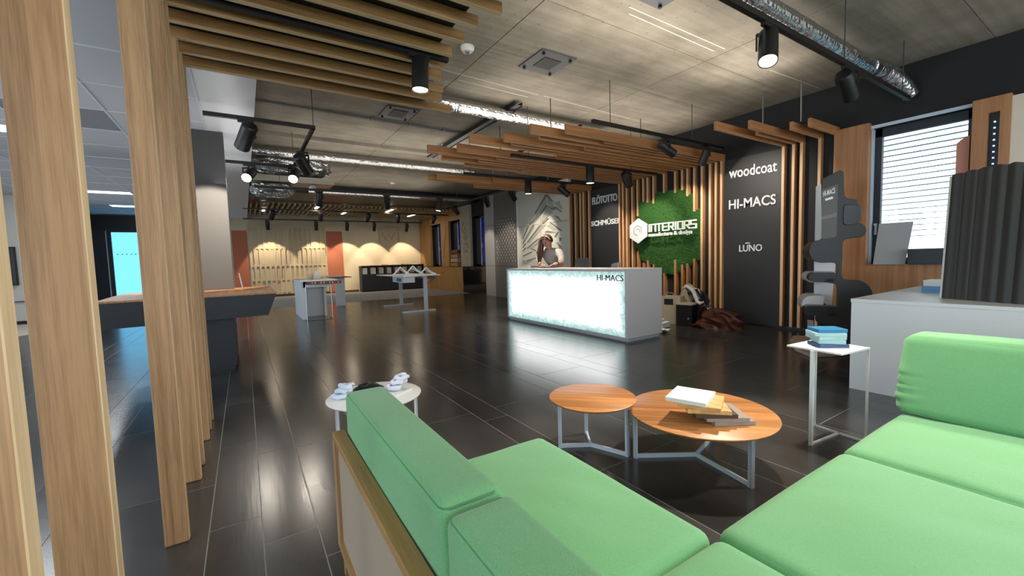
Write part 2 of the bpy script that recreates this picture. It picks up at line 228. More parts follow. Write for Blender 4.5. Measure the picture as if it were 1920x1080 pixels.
# ------------------------------------------------------------------ builders
ORG = {}
def tag(o, label=None, cat=None, group=None, kind=None):
    if label: o['label'] = label
    if cat: o['category'] = cat
    if group: o['group'] = group
    if kind: o['kind'] = kind
    return o
def thing(name, label, cat, loc=(0, 0, 0), group=None):
    o = bpy.data.objects.new(name, None); C.objects.link(o); o.location = loc; o.empty_display_size = .1
    ORG[o.name] = Vector(loc); return tag(o, label, cat, group)
class G:
    """collects shapes in room coordinates, builds them as ONE mesh object"""
    def __init__(s): s.v = []; s.f = []
    def add(s, vs, fs):
        b = len(s.v); s.v += [tuple(p) for p in vs]; s.f += [tuple(b + i for i in f) for f in fs]; return s
    def box(s, x0, x1, y0, y1, z0, z1):
        return s.add([(x, y, z) for z in (z0, z1) for y in (y0, y1) for x in (x0, x1)], [(0, 2, 3, 1), (4, 5, 7, 6), (0, 1, 5, 4), (2, 6, 7, 3), (0, 4, 6, 2), (1, 3, 7, 5)])
    def obox(s, c, ux, uy, uz):
        c, ux, uy, uz = Vector(c), Vector(ux), Vector(uy), Vector(uz)
        return s.add([c + ux * a + uy * b + uz * d for d in (-1, 1) for b in (-1, 1) for a in (-1, 1)], [(0, 2, 3, 1), (4, 5, 7, 6), (0, 1, 5, 4), (2, 6, 7, 3), (0, 4, 6, 2), (1, 3, 7, 5)])
    def bar(s, p, q, w, h, up=(0, 0, 1)):
        p, q = Vector(p), Vector(q); d = (q - p); u = d.normalized(); a = u.cross(Vector(up))
        if a.length < 1e-4: a = u.cross(Vector((0, 1, 0)))
        a.normalize(); b = a.cross(u)
        return s.obox((p + q) / 2, d / 2, a * w / 2, b * h / 2)
    def tube(s, pts, r, n=10, cap=True):
        pts = [Vector(p) for p in pts]; rs = r if isinstance(r, (list, tuple)) else [r] * len(pts)
        base = len(s.v); prev = None
        for i, p in enumerate(pts):
            t = (pts[min(i + 1, len(pts) - 1)] - pts[max(i - 1, 0)]).normalized()
            if prev is None:
                a = t.cross(Vector((0, 0, 1)));
                if a.length < 1e-3: a = t.cross(Vector((1, 0, 0)))
            else: a = prev - t * prev.dot(t)
            a.normalize(); prev = a; b = t.cross(a)
            for k in range(n):
                g = 2 * PI * k / n; s.v.append(tuple(p + (a * math.cos(g) + b * math.sin(g)) * rs[i]))
        for i in range(len(pts) - 1):
            for k in range(n):
                j = (k + 1) % n; o = base + i * n
                s.f.append((o + k, o + j, o + n + j, o + n + k))
        if cap:
            s.f.append(tuple(base + k for k in reversed(range(n)))); e = base + (len(pts) - 1) * n; s.f.append(tuple(e + k for k in range(n)))
        return s
    def cyl(s, p, q, r, n=20): return s.tube([p, q], r, n)
    def lathe(s, prof, cx, cy, n=32):
        base = len(s.v)
        for r, z in prof:
            for k in range(n):
                g = 2 * PI * k / n; s.v.append((cx + r * math.cos(g), cy + r * math.sin(g), z))
        for i in range(len(prof) - 1):
            for k in range(n):
                j = (k + 1) % n; o = base + i * n; s.f.append((o + k, o + j, o + n + j, o + n + k))
        s.f.append(tuple(base + k for k in reversed(range(n)))); e = base + (len(prof) - 1) * n; s.f.append(tuple(e + k for k in range(n)))
        return s
    def prism(s, pts, off):
        """polygon of 3-D points pushed along off"""
        pts = [Vector(p) for p in pts]; off = Vector(off); n = len(pts)
        return s.add(pts + [p + off for p in pts], [tuple(reversed(range(n))), tuple(range(n, 2 * n))] + [(i, (i + 1) % n, n + (i + 1) % n, n + i) for i in range(n)])
    def ball(s, c, r, n=12, sc=(1, 1, 1)):
        c = Vector(c); vs = []; fs = []
        for i in range(n + 1):
            th = PI * i / n
            for k in range(2 * n):
                ph = PI * k / n; vs.append((c.x + r * sc[0] * math.sin(th) * math.cos(ph), c.y + r * sc[1] * math.sin(th) * math.sin(ph), c.z + r * sc[2] * math.cos(th)))
        for i in range(n):
            for k in range(2 * n):
                j = (k + 1) % (2 * n); fs.append((i * 2 * n + k, i * 2 * n + j, (i + 1) * 2 * n + j, (i + 1) * 2 * n + k))
        return s.add(vs, fs)
    def sheet(s, fn, nu, nv):
        return s.add([fn(i / nu, j / nv) for j in range(nv + 1) for i in range(nu + 1)], [(j * (nu + 1) + i, j * (nu + 1) + i + 1, (j + 1) * (nu + 1) + i + 1, (j + 1) * (nu + 1) + i) for j in range(nv) for i in range(nu)])
    def soft(s, x0, x1, y0, y1, z0, z1, r=.04, puff=.02, n=14, fn=None):
        """rounded, puffed cushion"""
        c = Vector(((x0 + x1) / 2, (y0 + y1) / 2, (z0 + z1) / 2)); h = Vector(((x1 - x0) / 2, (y1 - y0) / 2, (z1 - z0) / 2))
        idx = {}; base = len(s.v)
        def put(p):
            key = tuple(round(a, 4) for a in p)
            if key in idx: return idx[key]
            q = Vector([p[i] * h[i] for i in range(3)]); inn = Vector([max(-h[i] + r, min(h[i] - r, q[i])) for i in range(3)])
            d = q - inn
            if d.length > 1e-6: q = inn + d.normalized() * r
            a, b, e = p
            q.z += math.copysign(1, e) * (abs(e) ** 2) * puff * (1 - a * a) * (1 - b * b)
            q.x += math.copysign(1, a) * (abs(a) ** 4) * puff * .6 * (1 - b * b) * (1 - e * e); q.y += math.copysign(1, b) * (abs(b) ** 4) * puff * .6 * (1 - a * a) * (1 - e * e)
            q = q + c
            if fn: q = fn(q, p)
            s.v.append(tuple(q)); idx[key] = len(s.v) - 1; return idx[key]
        def spc(i): # denser towards the rim
            t = -1 + 2 * i / n; return math.copysign(1 - (1 - abs(t)) ** 1.7, t)
        for ax in range(3):
            for sg in (-1, 1):
                for i in range(n):
                    for j in range(n):
                        q = []
                        for (a, b) in ((i, j), (i + 1, j), (i + 1, j + 1), (i, j + 1)):
                            p = [0, 0, 0]; p[ax] = sg; p[(ax + 1) % 3] = spc(a); p[(ax + 2) % 3] = spc(b); q.append(put(p))
                        s.f.append(tuple(q if sg > 0 else reversed(q)))
        return s
    def build(s, name, m, parent=None, smooth=False, bevel=0, sub=0, label=None, loc=None):
        me = bpy.data.meshes.new(name)
        if parent is not None: org = ORG[parent.name]
        elif loc is not None: org = Vector(loc)
        else:
            a = np.array(s.v); org = Vector(((a[:, 0].min() + a[:, 0].max()) / 2, (a[:, 1].min() + a[:, 1].max()) / 2, a[:, 2].min()))
        me.from_pydata([(p[0] - org.x, p[1] - org.y, p[2] - org.z) for p in s.v], [], s.f); me.update()
        me.materials.append(M[m] if isinstance(m, str) else m)
        o = bpy.data.objects.new(name, me); C.objects.link(o)
        if parent is not None: o.parent = parent
        else: o.location = org
        ORG[o.name] = org
        if smooth:
            for p in me.polygons: p.use_smooth = True
        if bevel:
            b = o.modifiers.new('bevel', 'BEVEL'); b.width = bevel; b.segments = 2; b.limit_method = 'ANGLE'; b.angle_limit = math.radians(40)
        if sub:
            k = o.modifiers.new('sub', 'SUBSURF'); k.levels = sub; k.render_levels = sub
        if label: o['label'] = label
        return o
def structure(o): o['kind'] = 'structure'; return o
def smooth_angle(o, deg=35):
    me = o.data
    for p in me.polygons: p.use_smooth = True
    me.set_sharp_from_angle(angle=math.radians(deg)); return o
_tc = {}
def lettering(text, x, y0, y1, z0, z1, depth=.03, shear=0, bold=0, spacing=1.0):
    """flat cut letters on a plane x=const facing -X; y0 is the left (far) end"""
    cu = bpy.data.curves.new('t', 'FONT'); cu.body = text; cu.size = 1; cu.offset = bold; cu.extrude = .5; cu.space_character = spacing; cu.resolution_u = 3
    ob = bpy.data.objects.new('t', cu); C.objects.link(ob)
    dg = bpy.context.evaluated_depsgraph_get(); me = bpy.data.meshes.new_from_object(ob.evaluated_get(dg))
    co_ = np.array([v.co[:] for v in me.vertices]); mn = co_.min(0); mx = co_.max(0)
    g = G(); k = (co_ - mn) / (mx - mn)
    g.v = [(x - depth * c[2], y0 + (y1 - y0) * c[0], z0 + (z1 - z0) * c[1] + shear * c[0]) for c in k]
    g.f = [tuple(p.vertices) for p in me.polygons]
    bpy.data.objects.remove(ob); bpy.data.curves.remove(cu); bpy.data.meshes.remove(me)
    return g

# ================================================================== SETTING
CEIL = 4.03; LOW = 3.5
# floor: grout bed, slate tiles as single pieces, carpet at the far end
fl = structure(G().box(-7.2, 8.4, -3.2, 22, -.12, -.0012).build('floor', 'grout', loc=(0, 0, 0)))
tile_mesh = {}
cols = []; x = -.24 - .96 * 4
edges = []
for k in range(-5, 10):
    b = .96 * k
    if k == 0: edges += [(b, .25), (.25, .72), (.72, .96)]
    else: edges += [(b, b + .72), (b + .72, b + .96)]
tiles = []; rnd = random.Random(3)
for i, (a, b) in enumerate(edges):
    wd = b - a; ln = 1.44 if wd > .3 else 1.2
    off = {0: 0}.get(i, rnd.random() * ln)
    if abs(a - .96) < .01: off = .5
    if abs(b - 1.92) < .01: off = 3.14 % 1.2
    if abs(a - 1.92) < .01: off = 3.38 % 1.44
    if abs(a - 2.64) < .02: off = 4.35 % 1.2
    if abs(a - 2.88) < .02: off = 4.0 % 1.44
    if abs(a - 3.60) < .02: off = 4.69 % 1.2
    if abs(a - 3.84) < .02: off = 4.33 % 1.44
    y = off - ln * 3
    while y < 16:
        y0, y1 = max(y, -3), min(y + ln, 16); y += ln
        if y1 - y0 > .05: tiles.append((a, min(b, 8.2), y0, y1))
def seen(t):
    cx, cy = (t[0] + t[1]) / 2, (t[2] + t[3]) / 2
    v = Vector((cx, cy, 0)) - EYE; z = v.dot(FWD)
    if z < .4: return 1e9
    u, q = v.dot(RIGHT) / z * FPX, v.dot(DOWN) / z * FPX
    return z if abs(u) < 1000 and abs(q) < 620 else 1e6 + z
tiles.sort(key=seen)
rest = G(); gp = .003
for n, (a, b, y0, y1) in enumerate(tiles):
    if n < 290 and seen((a, b, y0, y1)) < 1e6:
        key = (round(b - a, 3), round(y1 - y0, 3))
        if key not in tile_mesh:
            t = G().box(-(b - a) / 2 + gp, (b - a) / 2 - gp, -(y1 - y0) / 2 + gp, (y1 - y0) / 2 - gp, -.0016, 0).build('slate_tile', 'slate', fl); tile_mesh[key] = t.data
        else:
            t = bpy.data.objects.new('slate_tile', tile_mesh[key]); C.objects.link(t); t.parent = fl
        t.location = ((a + b) / 2, (y0 + y1) / 2, 0)
    else: rest.box(a + gp, b - gp, y0 + gp, y1 - gp, -.0016, 0)
o = rest.build('slate_tile_rest', 'slate', fl); o['kind'] = 'stuff'
structure(G().box(-7.2, 8.2, 16.0, 21.8, -.006, .004).build('floor_carpet', 'carpet'))
# round beige carpet inlay in the left room
structure(G().lathe([(2.6, -.004), (2.6, .008), (0.01, .008)], -6.6, 14.9, 64).build('floor_inlay', 'rug'))

# concrete ceiling cast in panels, joints open
ce = structure(G().box(.25, 8.4, -3.2, 22, CEIL + .012, CEIL + .3).build('ceiling', 'concrete', loc=(0, 0, CEIL)))
xs = [.25, 2.75, 5.5, 8.2]; ys = [-3.2 + 1.12 * i for i in range(23)]
for i in range(3):
    for j in range(22):
        G().box(xs[i] + .006, xs[i + 1] - .006, ys[j] + .004, ys[j + 1] - .004, CEIL, CEIL + .02).build('concrete_panel', 'concrete', ce)
for pa, pb in (((1180, 13), (1360, 92)), ((1443, 131), (1536, 165)), ((1180, 26), (1339, 96)), ((827, 130), (1010, 178)), ((1020, 180), (1180, 222)), ((860, 150), (990, 182))):
    a, b = at(2, CEIL, *pa), at(2, CEIL, *pb); G().bar((a.x, a.y, CEIL - .0005), (b.x, b.y, CEIL - .0005), .014, .002).build('chalk_line', 'chalk', ce)
# lowered tile ceiling on the left
cl = structure(G().box(-7.2, .25, -3.2, 21.8, LOW + .03, LOW + .08).build('ceiling_lowered', 'grid', loc=(0, 0, LOW)))
structure(G().box(.22, .25, -3.2, 21.8, LOW, CEIL + .02).build('trim_1', 'white'))
tx = [-.36 - 1.05 * i for i in range(7)]; ty = [-2.8 + 1.04 * i for i in range(24)]
tm = None
LIT = {(2, 11), (2, 17), (2, 20), (4, 14), (3, 8)}; GRI = {(1, 10)}
bars = G()
for xx in tx: bars.box(xx - .012, xx + .012, -3.2, 21.8, LOW - .004, LOW + .03)
for yy in ty: bars.box(-7.0, -.36, yy - .012, yy + .012, LOW - .003, LOW + .03)
bars.build('ceiling_grid', 'grid', cl)
for i in range(6):
    for j in range(23):
        x0, x1 = tx[i + 1] + .012, tx[i] - .012; y0, y1 = ty[j] + .012, ty[j + 1] - .012
        if (i, j) in LIT:
            G().box(x0, x1, y0 + .3, y1 - .3, LOW - .002, LOW + .02).build('light_panel', 'strip', cl)
            G().box(x0, x1, y0, y0 + .3, LOW, LOW + .02).build('ceiling_tile', 'tile', cl); G().box(x0, x1, y1 - .3, y1, LOW, LOW + .02).build('ceiling_tile', 'tile', cl)
        elif (i, j) in GRI:
            g = G()
            for k in range(24): g.box(x0, x1, y0 + (y1 - y0) * k / 24, y0 + (y1 - y0) * (k + .55) / 24, LOW, LOW + .02)
            o = g.build('air_grille', 'grille', cl); o['kind'] = 'stuff'
        else: G().box(x0, x1, y0, y1, LOW + .004 * ((i * 7 + j * 3) % 2), LOW + .02).build('ceiling_tile', 'tile', cl)
G().box(-.36, .22, -3.2, 21.8, LOW, LOW + .03).build('plaster_margin', 'white', cl)
light('office_lamp', 'AREA', (-2.9, 9.2, 3.45), (-2.9, 9.2, 0), 40, (.92, .97, 1), shape='RECTANGLE', size=1, size_y=.4)
light('office_lamp', 'AREA', (-3.0, 15.4, 3.45), (-3.0, 15.4, 0), 50, (.92, .97, 1), shape='RECTANGLE', size=1, size_y=.4)

# walls
structure(G().box(-7.2, 8.4, 21.8, 22, 0, 4.3).build('wall_far', 'cream'))
WY = lambda px: at(0, 8.15, px, 450).y
W = [(WY(829), WY(809)), (WY(865.5), WY(843.5)), (WY(912), WY(884))]     # three far windows (near edge, far edge)
W0 = (1.43, 2.50); SILL = 1.16; HEAD = 3.22
gw = G()
cuts = sorted([W0] + W)
gw.box(8.2, 8.42, -3.2, 21.8, 0, 1.14); gw.box(8.2, 8.42, -3.2, 21.8, HEAD, 4.3)
y = -3.2
for a, b in cuts: gw.box(8.2, 8.42, y, a, 1.14, HEAD); y = b
gw.box(8.2, 8.42, y, 21.8, 1.14, HEAD)
structure(gw.build('wall_right', 'blackwall'))
# rear wall (behind the camera) and left wall: glazed fronts, openings only
g = G().box(-7.2, 8.4, -3.2, -3.1, 0, .5).box(-7.2, 8.4, -3.2, -3.1, 3.3, 4.3)
for a in (-7.2, -4.4, -1.2, 7.9): g.box(a, a + .5, -3.2, -3.1, .5, 3.3)
structure(g.build('wall_rear', 'wall'))
g = G().box(-7.4, -7.2, -3.2, 22, 0, .6).box(-7.4, -7.2, -3.2, 22, 3.0, 4.3).box(-7.4, -7.2, 9.4, 22, .6, 3.0).box(-7.4, -7.2, -3.2, 0, .6, 3.0).box(-7.4, -7.2, 4.4, 4.8, .6, 3.0)
structure(g.build('wall_left', 'wall'))
structure(G().box(-7.2, -4.55, 16.8, 16.95, 0, LOW).build('wall_partition', 'wall'))
structure(G().box(-7.2, -4.55, 16.77, 16.8, .62, .64).box(-7.2, -4.55, 16.78, 16.8, 0, .1).build('baseboard_partition', 'black'))
structure(G().box(-.2, 4.8, 21.775, 21.8, 0, .10).box(8.1, 8.2, 21.775, 21.8, 0, .1).build('baseboard_far', 'wood_round'))
structure(G().box(8.17, 8.2, 4.0, 12.2, 0, .055).box(8.17, 8.2, 2.95, 4.0, 0, .055).build('baseboard_right', 'black'))
# cream wall right of the window, bulkhead above
structure(G().box(8.12, 8.2, -3.1, 1.12, 0, 3.24).build('wall_right_cream', 'creamw'))
# ---- main window
wd = structure(G().box(8.30, 8.38, W0[0], W0[1], SILL, SILL + .10).box(8.30, 8.38, W0[0], W0[1], HEAD - .12, HEAD).box(8.30, 8.38, W0[0], W0[0] + .07, SILL, HEAD).box(8.30, 8.38, W0[1] - .10, W0[1], SILL, HEAD).build('window_1', 'frame'))
G().box(8.335, 8.34, W0[0] + .07, W0[1] - .10, SILL + .1, HEAD - .12).build('glass_pane', 'glass', wd)
G().box(8.27, 8.30, 2.43, 2.455, 1.62, 1.78).box(8.25, 8.28, 2.425, 2.46, 1.76, 1.79).build('window_handle', 'silver', wd)
structure(G().box(8.2, 8.3, 2.485, 2.50, SILL, HEAD).box(8.17, 8.2, W0[0], 2.50, HEAD - .0, HEAD + .045).build('trim_2', 'sash'))
bl = structure(G().box(8.50, 8.56, 1.3, 2.6, 3.3, 3.4).build('window_blind', 'frame'))
for k in range(21):
    z = 3.24 - k * .083; c = Vector((8.53, 1.95, z))
    if z > 1.55: G().obox(c, (.030, 0, -.002), (0, .64, 0), (0, 0, .0022)).build('blind_slat', 'blind', bl)
# land outside
g = G(); R2 = random.Random(5)
prof = [(-40 + i * 4, 2.2 + 2.0 * math.sin(i * .7) + 1.4 * math.sin(i * 1.9 + 1)) for i in range(41)]
for i in range(40):
    a, b = prof[i], prof[i + 1]
    g.add([(90, a[0], -14), (90, b[0], -14), (96, b[0], b[1] - 1), (96, a[0], a[1] - 1), (130, b[0], -14), (130, a[0], -14)], [(0, 1, 2, 3), (3, 2, 4, 5)])
structure(g.build('ground_hills', 'hill'))
structure(G().box(9.5, 90, -60, 130, -14.2, -14).build('ground_outside', 'hill'))
# ---- far windows
for n, (a, b) in enumerate(W):
    wn = structure(G().box(8.30, 8.37, a, b, 1.14, 1.24).box(8.30, 8.37, a, b, HEAD - .08, HEAD).box(8.30, 8.37, a, a + .10, 1.14, HEAD).box(8.30, 8.37, b - .5, b, 1.14, HEAD).build('window_%d' % (n + 2), 'frame'))
    G().box(8.332, 8.338, a + .1, b - .5, 1.24, HEAD - .08).build('glass_pane', 'glass', wn)
    G().box(8.28, 8.30, b - .62, b - .58, 1.2, HEAD - .1).build('sash_edge', 'sash', wn)
    G().box(8.26, 8.30, b - .70, b - .67, 1.9, 2.1).build('window_handle', 'silver', wn)
    bn = structure(G().box(8.46, 8.52, a - .1, b + .1, HEAD, HEAD + .1).build('window_blind', 'frame'))
    for k in range(25):
        z = HEAD - .05 - k * .085
        G().obox((8.47, (a + b) / 2, z), (.006, 0, -.043), (0, (b - a) / 2 + .1, 0), (.001, 0, .001)).build('blind_slat', 'blueblind', bn)
# ---- wood lining round the main window
wl = thing('window_surround', 'wide warm wood lining panels round the bright window on the right', 'wall lining', (8.12, 2, 0))
G().box(8.08, 8.2, 2.50, 2.93, 0, 3.30).build('lining_panel', 'panelwood', wl)
g = G().box(8.08, 8.2, 1.10, 1.43, 0, 2.30).box(8.08, 8.2, 1.10, 1.19, 2.30, 3.27).box(8.08, 8.2, 1.29, 1.43, 2.30, 3.27).box(8.08, 8.2, 1.19, 1.29, 3.08, 3.27)
g.build('lining_panel', 'panelwood', wl)
G().box(8.15, 8.19, 1.19, 1.29, 2.30, 3.08).build('slot_back', 'navy', wl)
g = G()
for k in range(9): g.box(8.135, 8.15, 1.232, 1.248, 2.36 + .075 * k, 2.375 + .075 * k)
o = g.build('light_dots', emit('small blue lamp', (150, 200, 255), 3), wl); o['label'] = 'row of small cold lamps in the dark slot'
G().box(8.08, 8.2, 1.43, 2.50, 0, SILL).build('sill_panel', 'panelwood', wl)
G().box(8.06, 8.30, 1.43, 2.50, SILL, SILL + .004).build('sill_board', 'panelwood', wl)

# ---- lining of the right wall in the far half
yA, yB, yC, yD = 12.26, WY(930), W[2][0], W[2][1]
pw = thing('perforated_wall_board', 'tall taupe wall board with a field of pale raised dots, left of the mountain relief', 'wall panel', (8.15, 12.9, 0))
G().box(8.09, 8.2, yA, yB, 0, 1.16).build('lower_board', 'perf', pw); G().box(8.09, 8.2, yA, yB, 1.17, 3.9).build('upper_board', 'perf', pw)
g = G()
for i in range(7):
    for j in range(15):
        yy = yA + .12 + (yB - yA - .2) * (i + .5 * (j % 2)) / 7; zz = 1.35 + j * .105; r = .034 * (1 - abs(j - 7) / 16)
        g.obox((8.085, yy, zz), (.006, 0, 0), (0, r * .5, r * .9), (0, -r * .5, r * .9))
for i in range(9): g.obox((8.085, yA + .45 + .3 * rnd.random(), .2 + .5 * rnd.random()), (.006, 0, 0), (0, .015, .02), (0, -.015, .02))
o = g.build('raised_dots', 'perfl', pw); o['kind'] = 'stuff'
sp_ = thing('grey_wall_board', 'narrow light grey wall board between black window and perforated board', 'wall panel', (8.15, (yB + yC) / 2, 0))
for z0, z1 in ((0, 1.16), (1.17, 2.72), (2.73, 3.9)): G().box(8.08, 8.2, yB + .01, yC, z0, z1).build('board', 'greyboard', sp_)
bg_ = thing('gloss_black_board', 'low glossy black wall board under the nearest far window', 'wall panel', (8.15, (yC + WY(868)) / 2, 0))
y1_ = WY(868)
G().box(8.10, 8.2, yC + .01, y1_, 0, 1.13).build('board', 'gloss', bg_)
hb = thing('plywood_lining', 'honey coloured wall lining with diagonal grooves round the two farthest windows', 'wall lining', (8.15, 18, 0))
yE, yF, yG, yH = y1_, W[1][1], W[0][0], W[0][1]
ym = WY(845)
def tri(a, b): return [(8.09,) + p for p in (a, b)]
for pts in ([(yE + .01, 0), (ym - .01, 0), (ym - .01, 1.12)], [(yE + .01, 0.05), (ym - .01, 1.13), (yE + .01, 1.13)], [(ym + .01, 0), (21.7, 0), (ym + .01, 1.12)], [(21.7, .05), (21.7, 1.13), (ym + .01, 1.13)]):
    G().prism([(8.09, a, b) for a, b in pts], (.11, 0, 0)).build('groove_board', 'honey', hb)
G().box(8.09, 8.2, yF, yG, 1.15, 3.9).build('upright_board', 'honey', hb); G().box(8.09, 8.2, yH, 21.75, 1.15, 3.9).build('upright_board', 'honey', hb)
G().box(8.09, 8.2, yG, yH, HEAD, 3.9).build('head_board', 'honey', hb); G().box(8.09, 8.2, W[1][0], yF, HEAD, 3.9).build('head_board', 'honey', hb)
G().obox((8.085, (yF + yG) / 2, 2.3), (.004, 0, 0), (0, .25, -.75), (0, .012, .004)).build('groove', 'wood_round', hb)
pp = thing('plant_print_board', 'tall beige wall board with faint olive plant pattern between two far windows', 'wall panel', (8.15, (yD + W[1][0]) / 2, 0))
G().box(8.09, 8.2, yD, W[1][0], 1.15, 3.9).build('board', 'relief', pp)
g = G(); R3 = random.Random(11)
for i in range(26):
    yy = yD + .25 + (W[1][0] - yD - .5) * R3.random(); zz = 1.4 + 1.5 * R3.random(); an = R3.uniform(.5, 2.6); L_ = R3.uniform(.1, .3)
    g.prism([(8.088, yy, zz), (8.088, yy + L_ * .5 * math.cos(an) + .03, zz + L_ * .5 * math.sin(an)), (8.088, yy + L_ * math.cos(an), zz + L_ * math.sin(an)), (8.088, yy + L_ * .5 * math.cos(an) - .03, zz + L_ * .5 * math.sin(an))], (-.003, 0, 0))
o = g.build('plant_pattern', plain('olive leaf print', (112, 112, 78), .8), pp); o['kind'] = 'stuff'

# ================================================================== SLATTED TIMBER
# foreground portal: posts on the left carrying ceiling beams
pt = thing('slatted_portal', 'foreground oak portal of upright posts on the left and beams overhead', 'slat screen', (-.37, 2.65, 0))
for yy, x0 in ((.955, -.47), (1.40, -.42)):
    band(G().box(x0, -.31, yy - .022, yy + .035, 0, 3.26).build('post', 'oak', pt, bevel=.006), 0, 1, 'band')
for yy in (2.65, 3.385, 3.635, 4.145, 4.395, 4.665):
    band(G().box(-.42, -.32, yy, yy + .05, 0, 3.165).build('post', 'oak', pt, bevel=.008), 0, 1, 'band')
ends = [(2.16, 1.8), (2.40, 1.75), (2.65, 1.68), (2.885, 1.61), (3.13, 1.615), (3.385, 1.62), (3.635, 1.66), (3.88, 1.735), (4.145, 1.87), (4.395, 1.96), (4.665, 2.20)]
for yy, xe in ends:
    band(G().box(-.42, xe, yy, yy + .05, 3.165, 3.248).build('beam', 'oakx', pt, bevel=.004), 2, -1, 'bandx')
for (y0, e0), (y1, e1) in zip(ends, ends[1:]): G().box(-.42, min(e0, e1) - .10, y0 + .02, y1 + .03, 3.249, 3.262).build('black_backing', 'black', pt)
G().box(-.1, 1.45, 2.0, 2.03, 3.27, 3.30).box(1.3, 1.34, 2.0, 4.7, 3.27, 3.31).box(.0, .04, 2.0, 4.7, 3.27, 3.31).build('hanger_rail', 'black', pt)
for xx in (.02, 1.32):
    for yy in (2.3, 3.3, 4.3): G().box(xx - .006, xx + .006, yy - .006, yy + .006, 3.3, LOW if xx < .22 else CEIL).build('hanger_rod', 'cable', pt)

# centre feature wall: 17 fins on the wall, each with its beam
FY = [7.549, 7.433, 7.311, 7.136, 6.97, 6.797, 6.671, 6.503, 6.212, 5.921, 5.746, 5.62, 5.453, 5.281, 5.099, 4.974, 4.859]
FX = [5.0, 3.72, 5.0, 3.12, 3.78, 2.72, 4.0, 3.13, 5.03, 3.06, 3.73, 3.50, 5.02, 3.93, 3.64, 5.01, 4.10]
UP = {4: 2.348, 5: 2.677, 6: 2.642, 7: 2.596, 8: 2.799, 9: 2.756, 10: 2.788, 11: 2.644, 12: 2.3}
DN = {4: 1.513, 5: 1.226, 6: 1.284, 7: 1.185, 8: 0.984, 9: 1.285, 10: 1.177, 11: 1.2, 12: 1.301}
fw = thing('slatted_feature_wall', 'large warm wood canopy of beams bending down as fins behind the reception desk', 'slat wall', (8.15, 6.2, 0))
for i, yy in enumerate(FY):
    t = .048
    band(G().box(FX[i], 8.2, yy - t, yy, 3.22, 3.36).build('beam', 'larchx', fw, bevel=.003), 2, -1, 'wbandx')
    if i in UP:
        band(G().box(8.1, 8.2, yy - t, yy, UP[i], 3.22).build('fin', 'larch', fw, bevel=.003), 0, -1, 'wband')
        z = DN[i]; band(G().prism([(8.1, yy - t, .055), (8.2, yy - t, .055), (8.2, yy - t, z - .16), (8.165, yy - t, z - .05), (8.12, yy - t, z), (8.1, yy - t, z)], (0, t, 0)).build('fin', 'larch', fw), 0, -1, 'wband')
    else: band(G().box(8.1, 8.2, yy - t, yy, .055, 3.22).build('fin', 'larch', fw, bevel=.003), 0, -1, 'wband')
G().box(4.4, 4.44, 4.85, 7.5, 3.36, 3.40).box(6.6, 6.64, 4.85, 7.5, 3.36, 3.40).build('cross_rail', 'black', fw)
for xx in (4.42, 6.62):
    for yy in (5.58, 7.2): G().cyl((xx, yy, 3.4), (xx, yy, CEIL), .008, 6).build('hanger_rod', 'cable', fw)
# right group of five
fr = thing('slatted_canopy', 'five warm wood beams turning down as fins beside the window', 'slat wall', (8.15, 3.3, 0))
for yy, xe in ((3.724, 6.04), (3.562, 6.90), (3.439, 6.45), (3.171, 7.12), (2.95, 7.18)):
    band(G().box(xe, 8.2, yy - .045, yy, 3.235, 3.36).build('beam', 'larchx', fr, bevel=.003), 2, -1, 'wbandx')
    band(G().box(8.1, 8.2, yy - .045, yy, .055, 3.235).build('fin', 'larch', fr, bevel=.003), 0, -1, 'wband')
for yy in (3.684, 3.12): G().cyl((7.366, yy, 3.385), (7.366, yy, CEIL), .011, 6).build('hanger_rod', 'steel', fr)
G().box(7.34, 7.39, 2.92, 3.75, 3.36, 3.385).build('cross_rail', 'black', fr)
# far group of five
ff = thing('slatted_canopy', 'smaller warm wood beams and fins left of the two-name sign board', 'slat wall', (8.15, 9.1, 0))
for yy, xe in ((9.477, 5.0), (9.23, 4.92), (9.014, 3.6), (8.881, 3.75), (8.665, 5.10)):
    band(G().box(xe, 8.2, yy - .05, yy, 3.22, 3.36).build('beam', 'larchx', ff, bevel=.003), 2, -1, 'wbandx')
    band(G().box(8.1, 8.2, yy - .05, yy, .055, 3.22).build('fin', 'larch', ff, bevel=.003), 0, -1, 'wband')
G().box(5.3, 5.34, 8.6, 9.5, 3.36, 3.4).box(7.0, 7.04, 8.6, 9.5, 3.36, 3.4).build('cross_rail', 'black', ff)
for xx in (5.32, 7.02): G().cyl((xx, 9.05, 3.4), (xx, 9.05, CEIL), .008, 6).build('hanger_rod', 'cable', ff)

# sign boards
tag(G().box(8.165, 8.2, 3.70, 4.80, .03, 3.22).build('sign_board', 'panelblack'), 'tall charcoal sign board carrying three white names, right of the moss wall', 'sign board')
tag(G().box(8.165, 8.2, 7.56, 8.62, .03, 3.22).build('sign_board', 'panelblack'), 'tall charcoal sign board carrying two white names, behind the desk', 'sign board')
def sign(text, y0, y1, z0, z1, label, **k):
    kk = dict(depth=.02); kk.update(k); tag(lettering(text, 8.165, y0, y1, z0, z1, **kk).build('sign_lettering', 'letter'), label, 'lettering')
sign('woodcoat', 4.70, 3.82, 2.86, 3.06, 'white lower-case lettering, topmost name on the right charcoal board', bold=.01, shear=-.02)
sign('HI-MACS', 4.70, 3.83, 2.255, 2.44, 'white capital lettering, middle name on the right charcoal board', bold=.015)
sign('LUNO', 4.49, 4.062, 1.42, 1.55, 'small white four-letter name, lowest on the right charcoal board', bold=.005)
o = G().box(8.145, 8.165, 4.29, 4.37, 1.572, 1.588); tag(o.build('letter_macron', 'letter'), 'small white bar over the U of the lowest name', 'lettering')
sign('FLÖTOTTO', 8.545, 7.64, 2.82, 3.06, 'white lettering, upper of two names on the left charcoal board', bold=.012, spacing=.9)
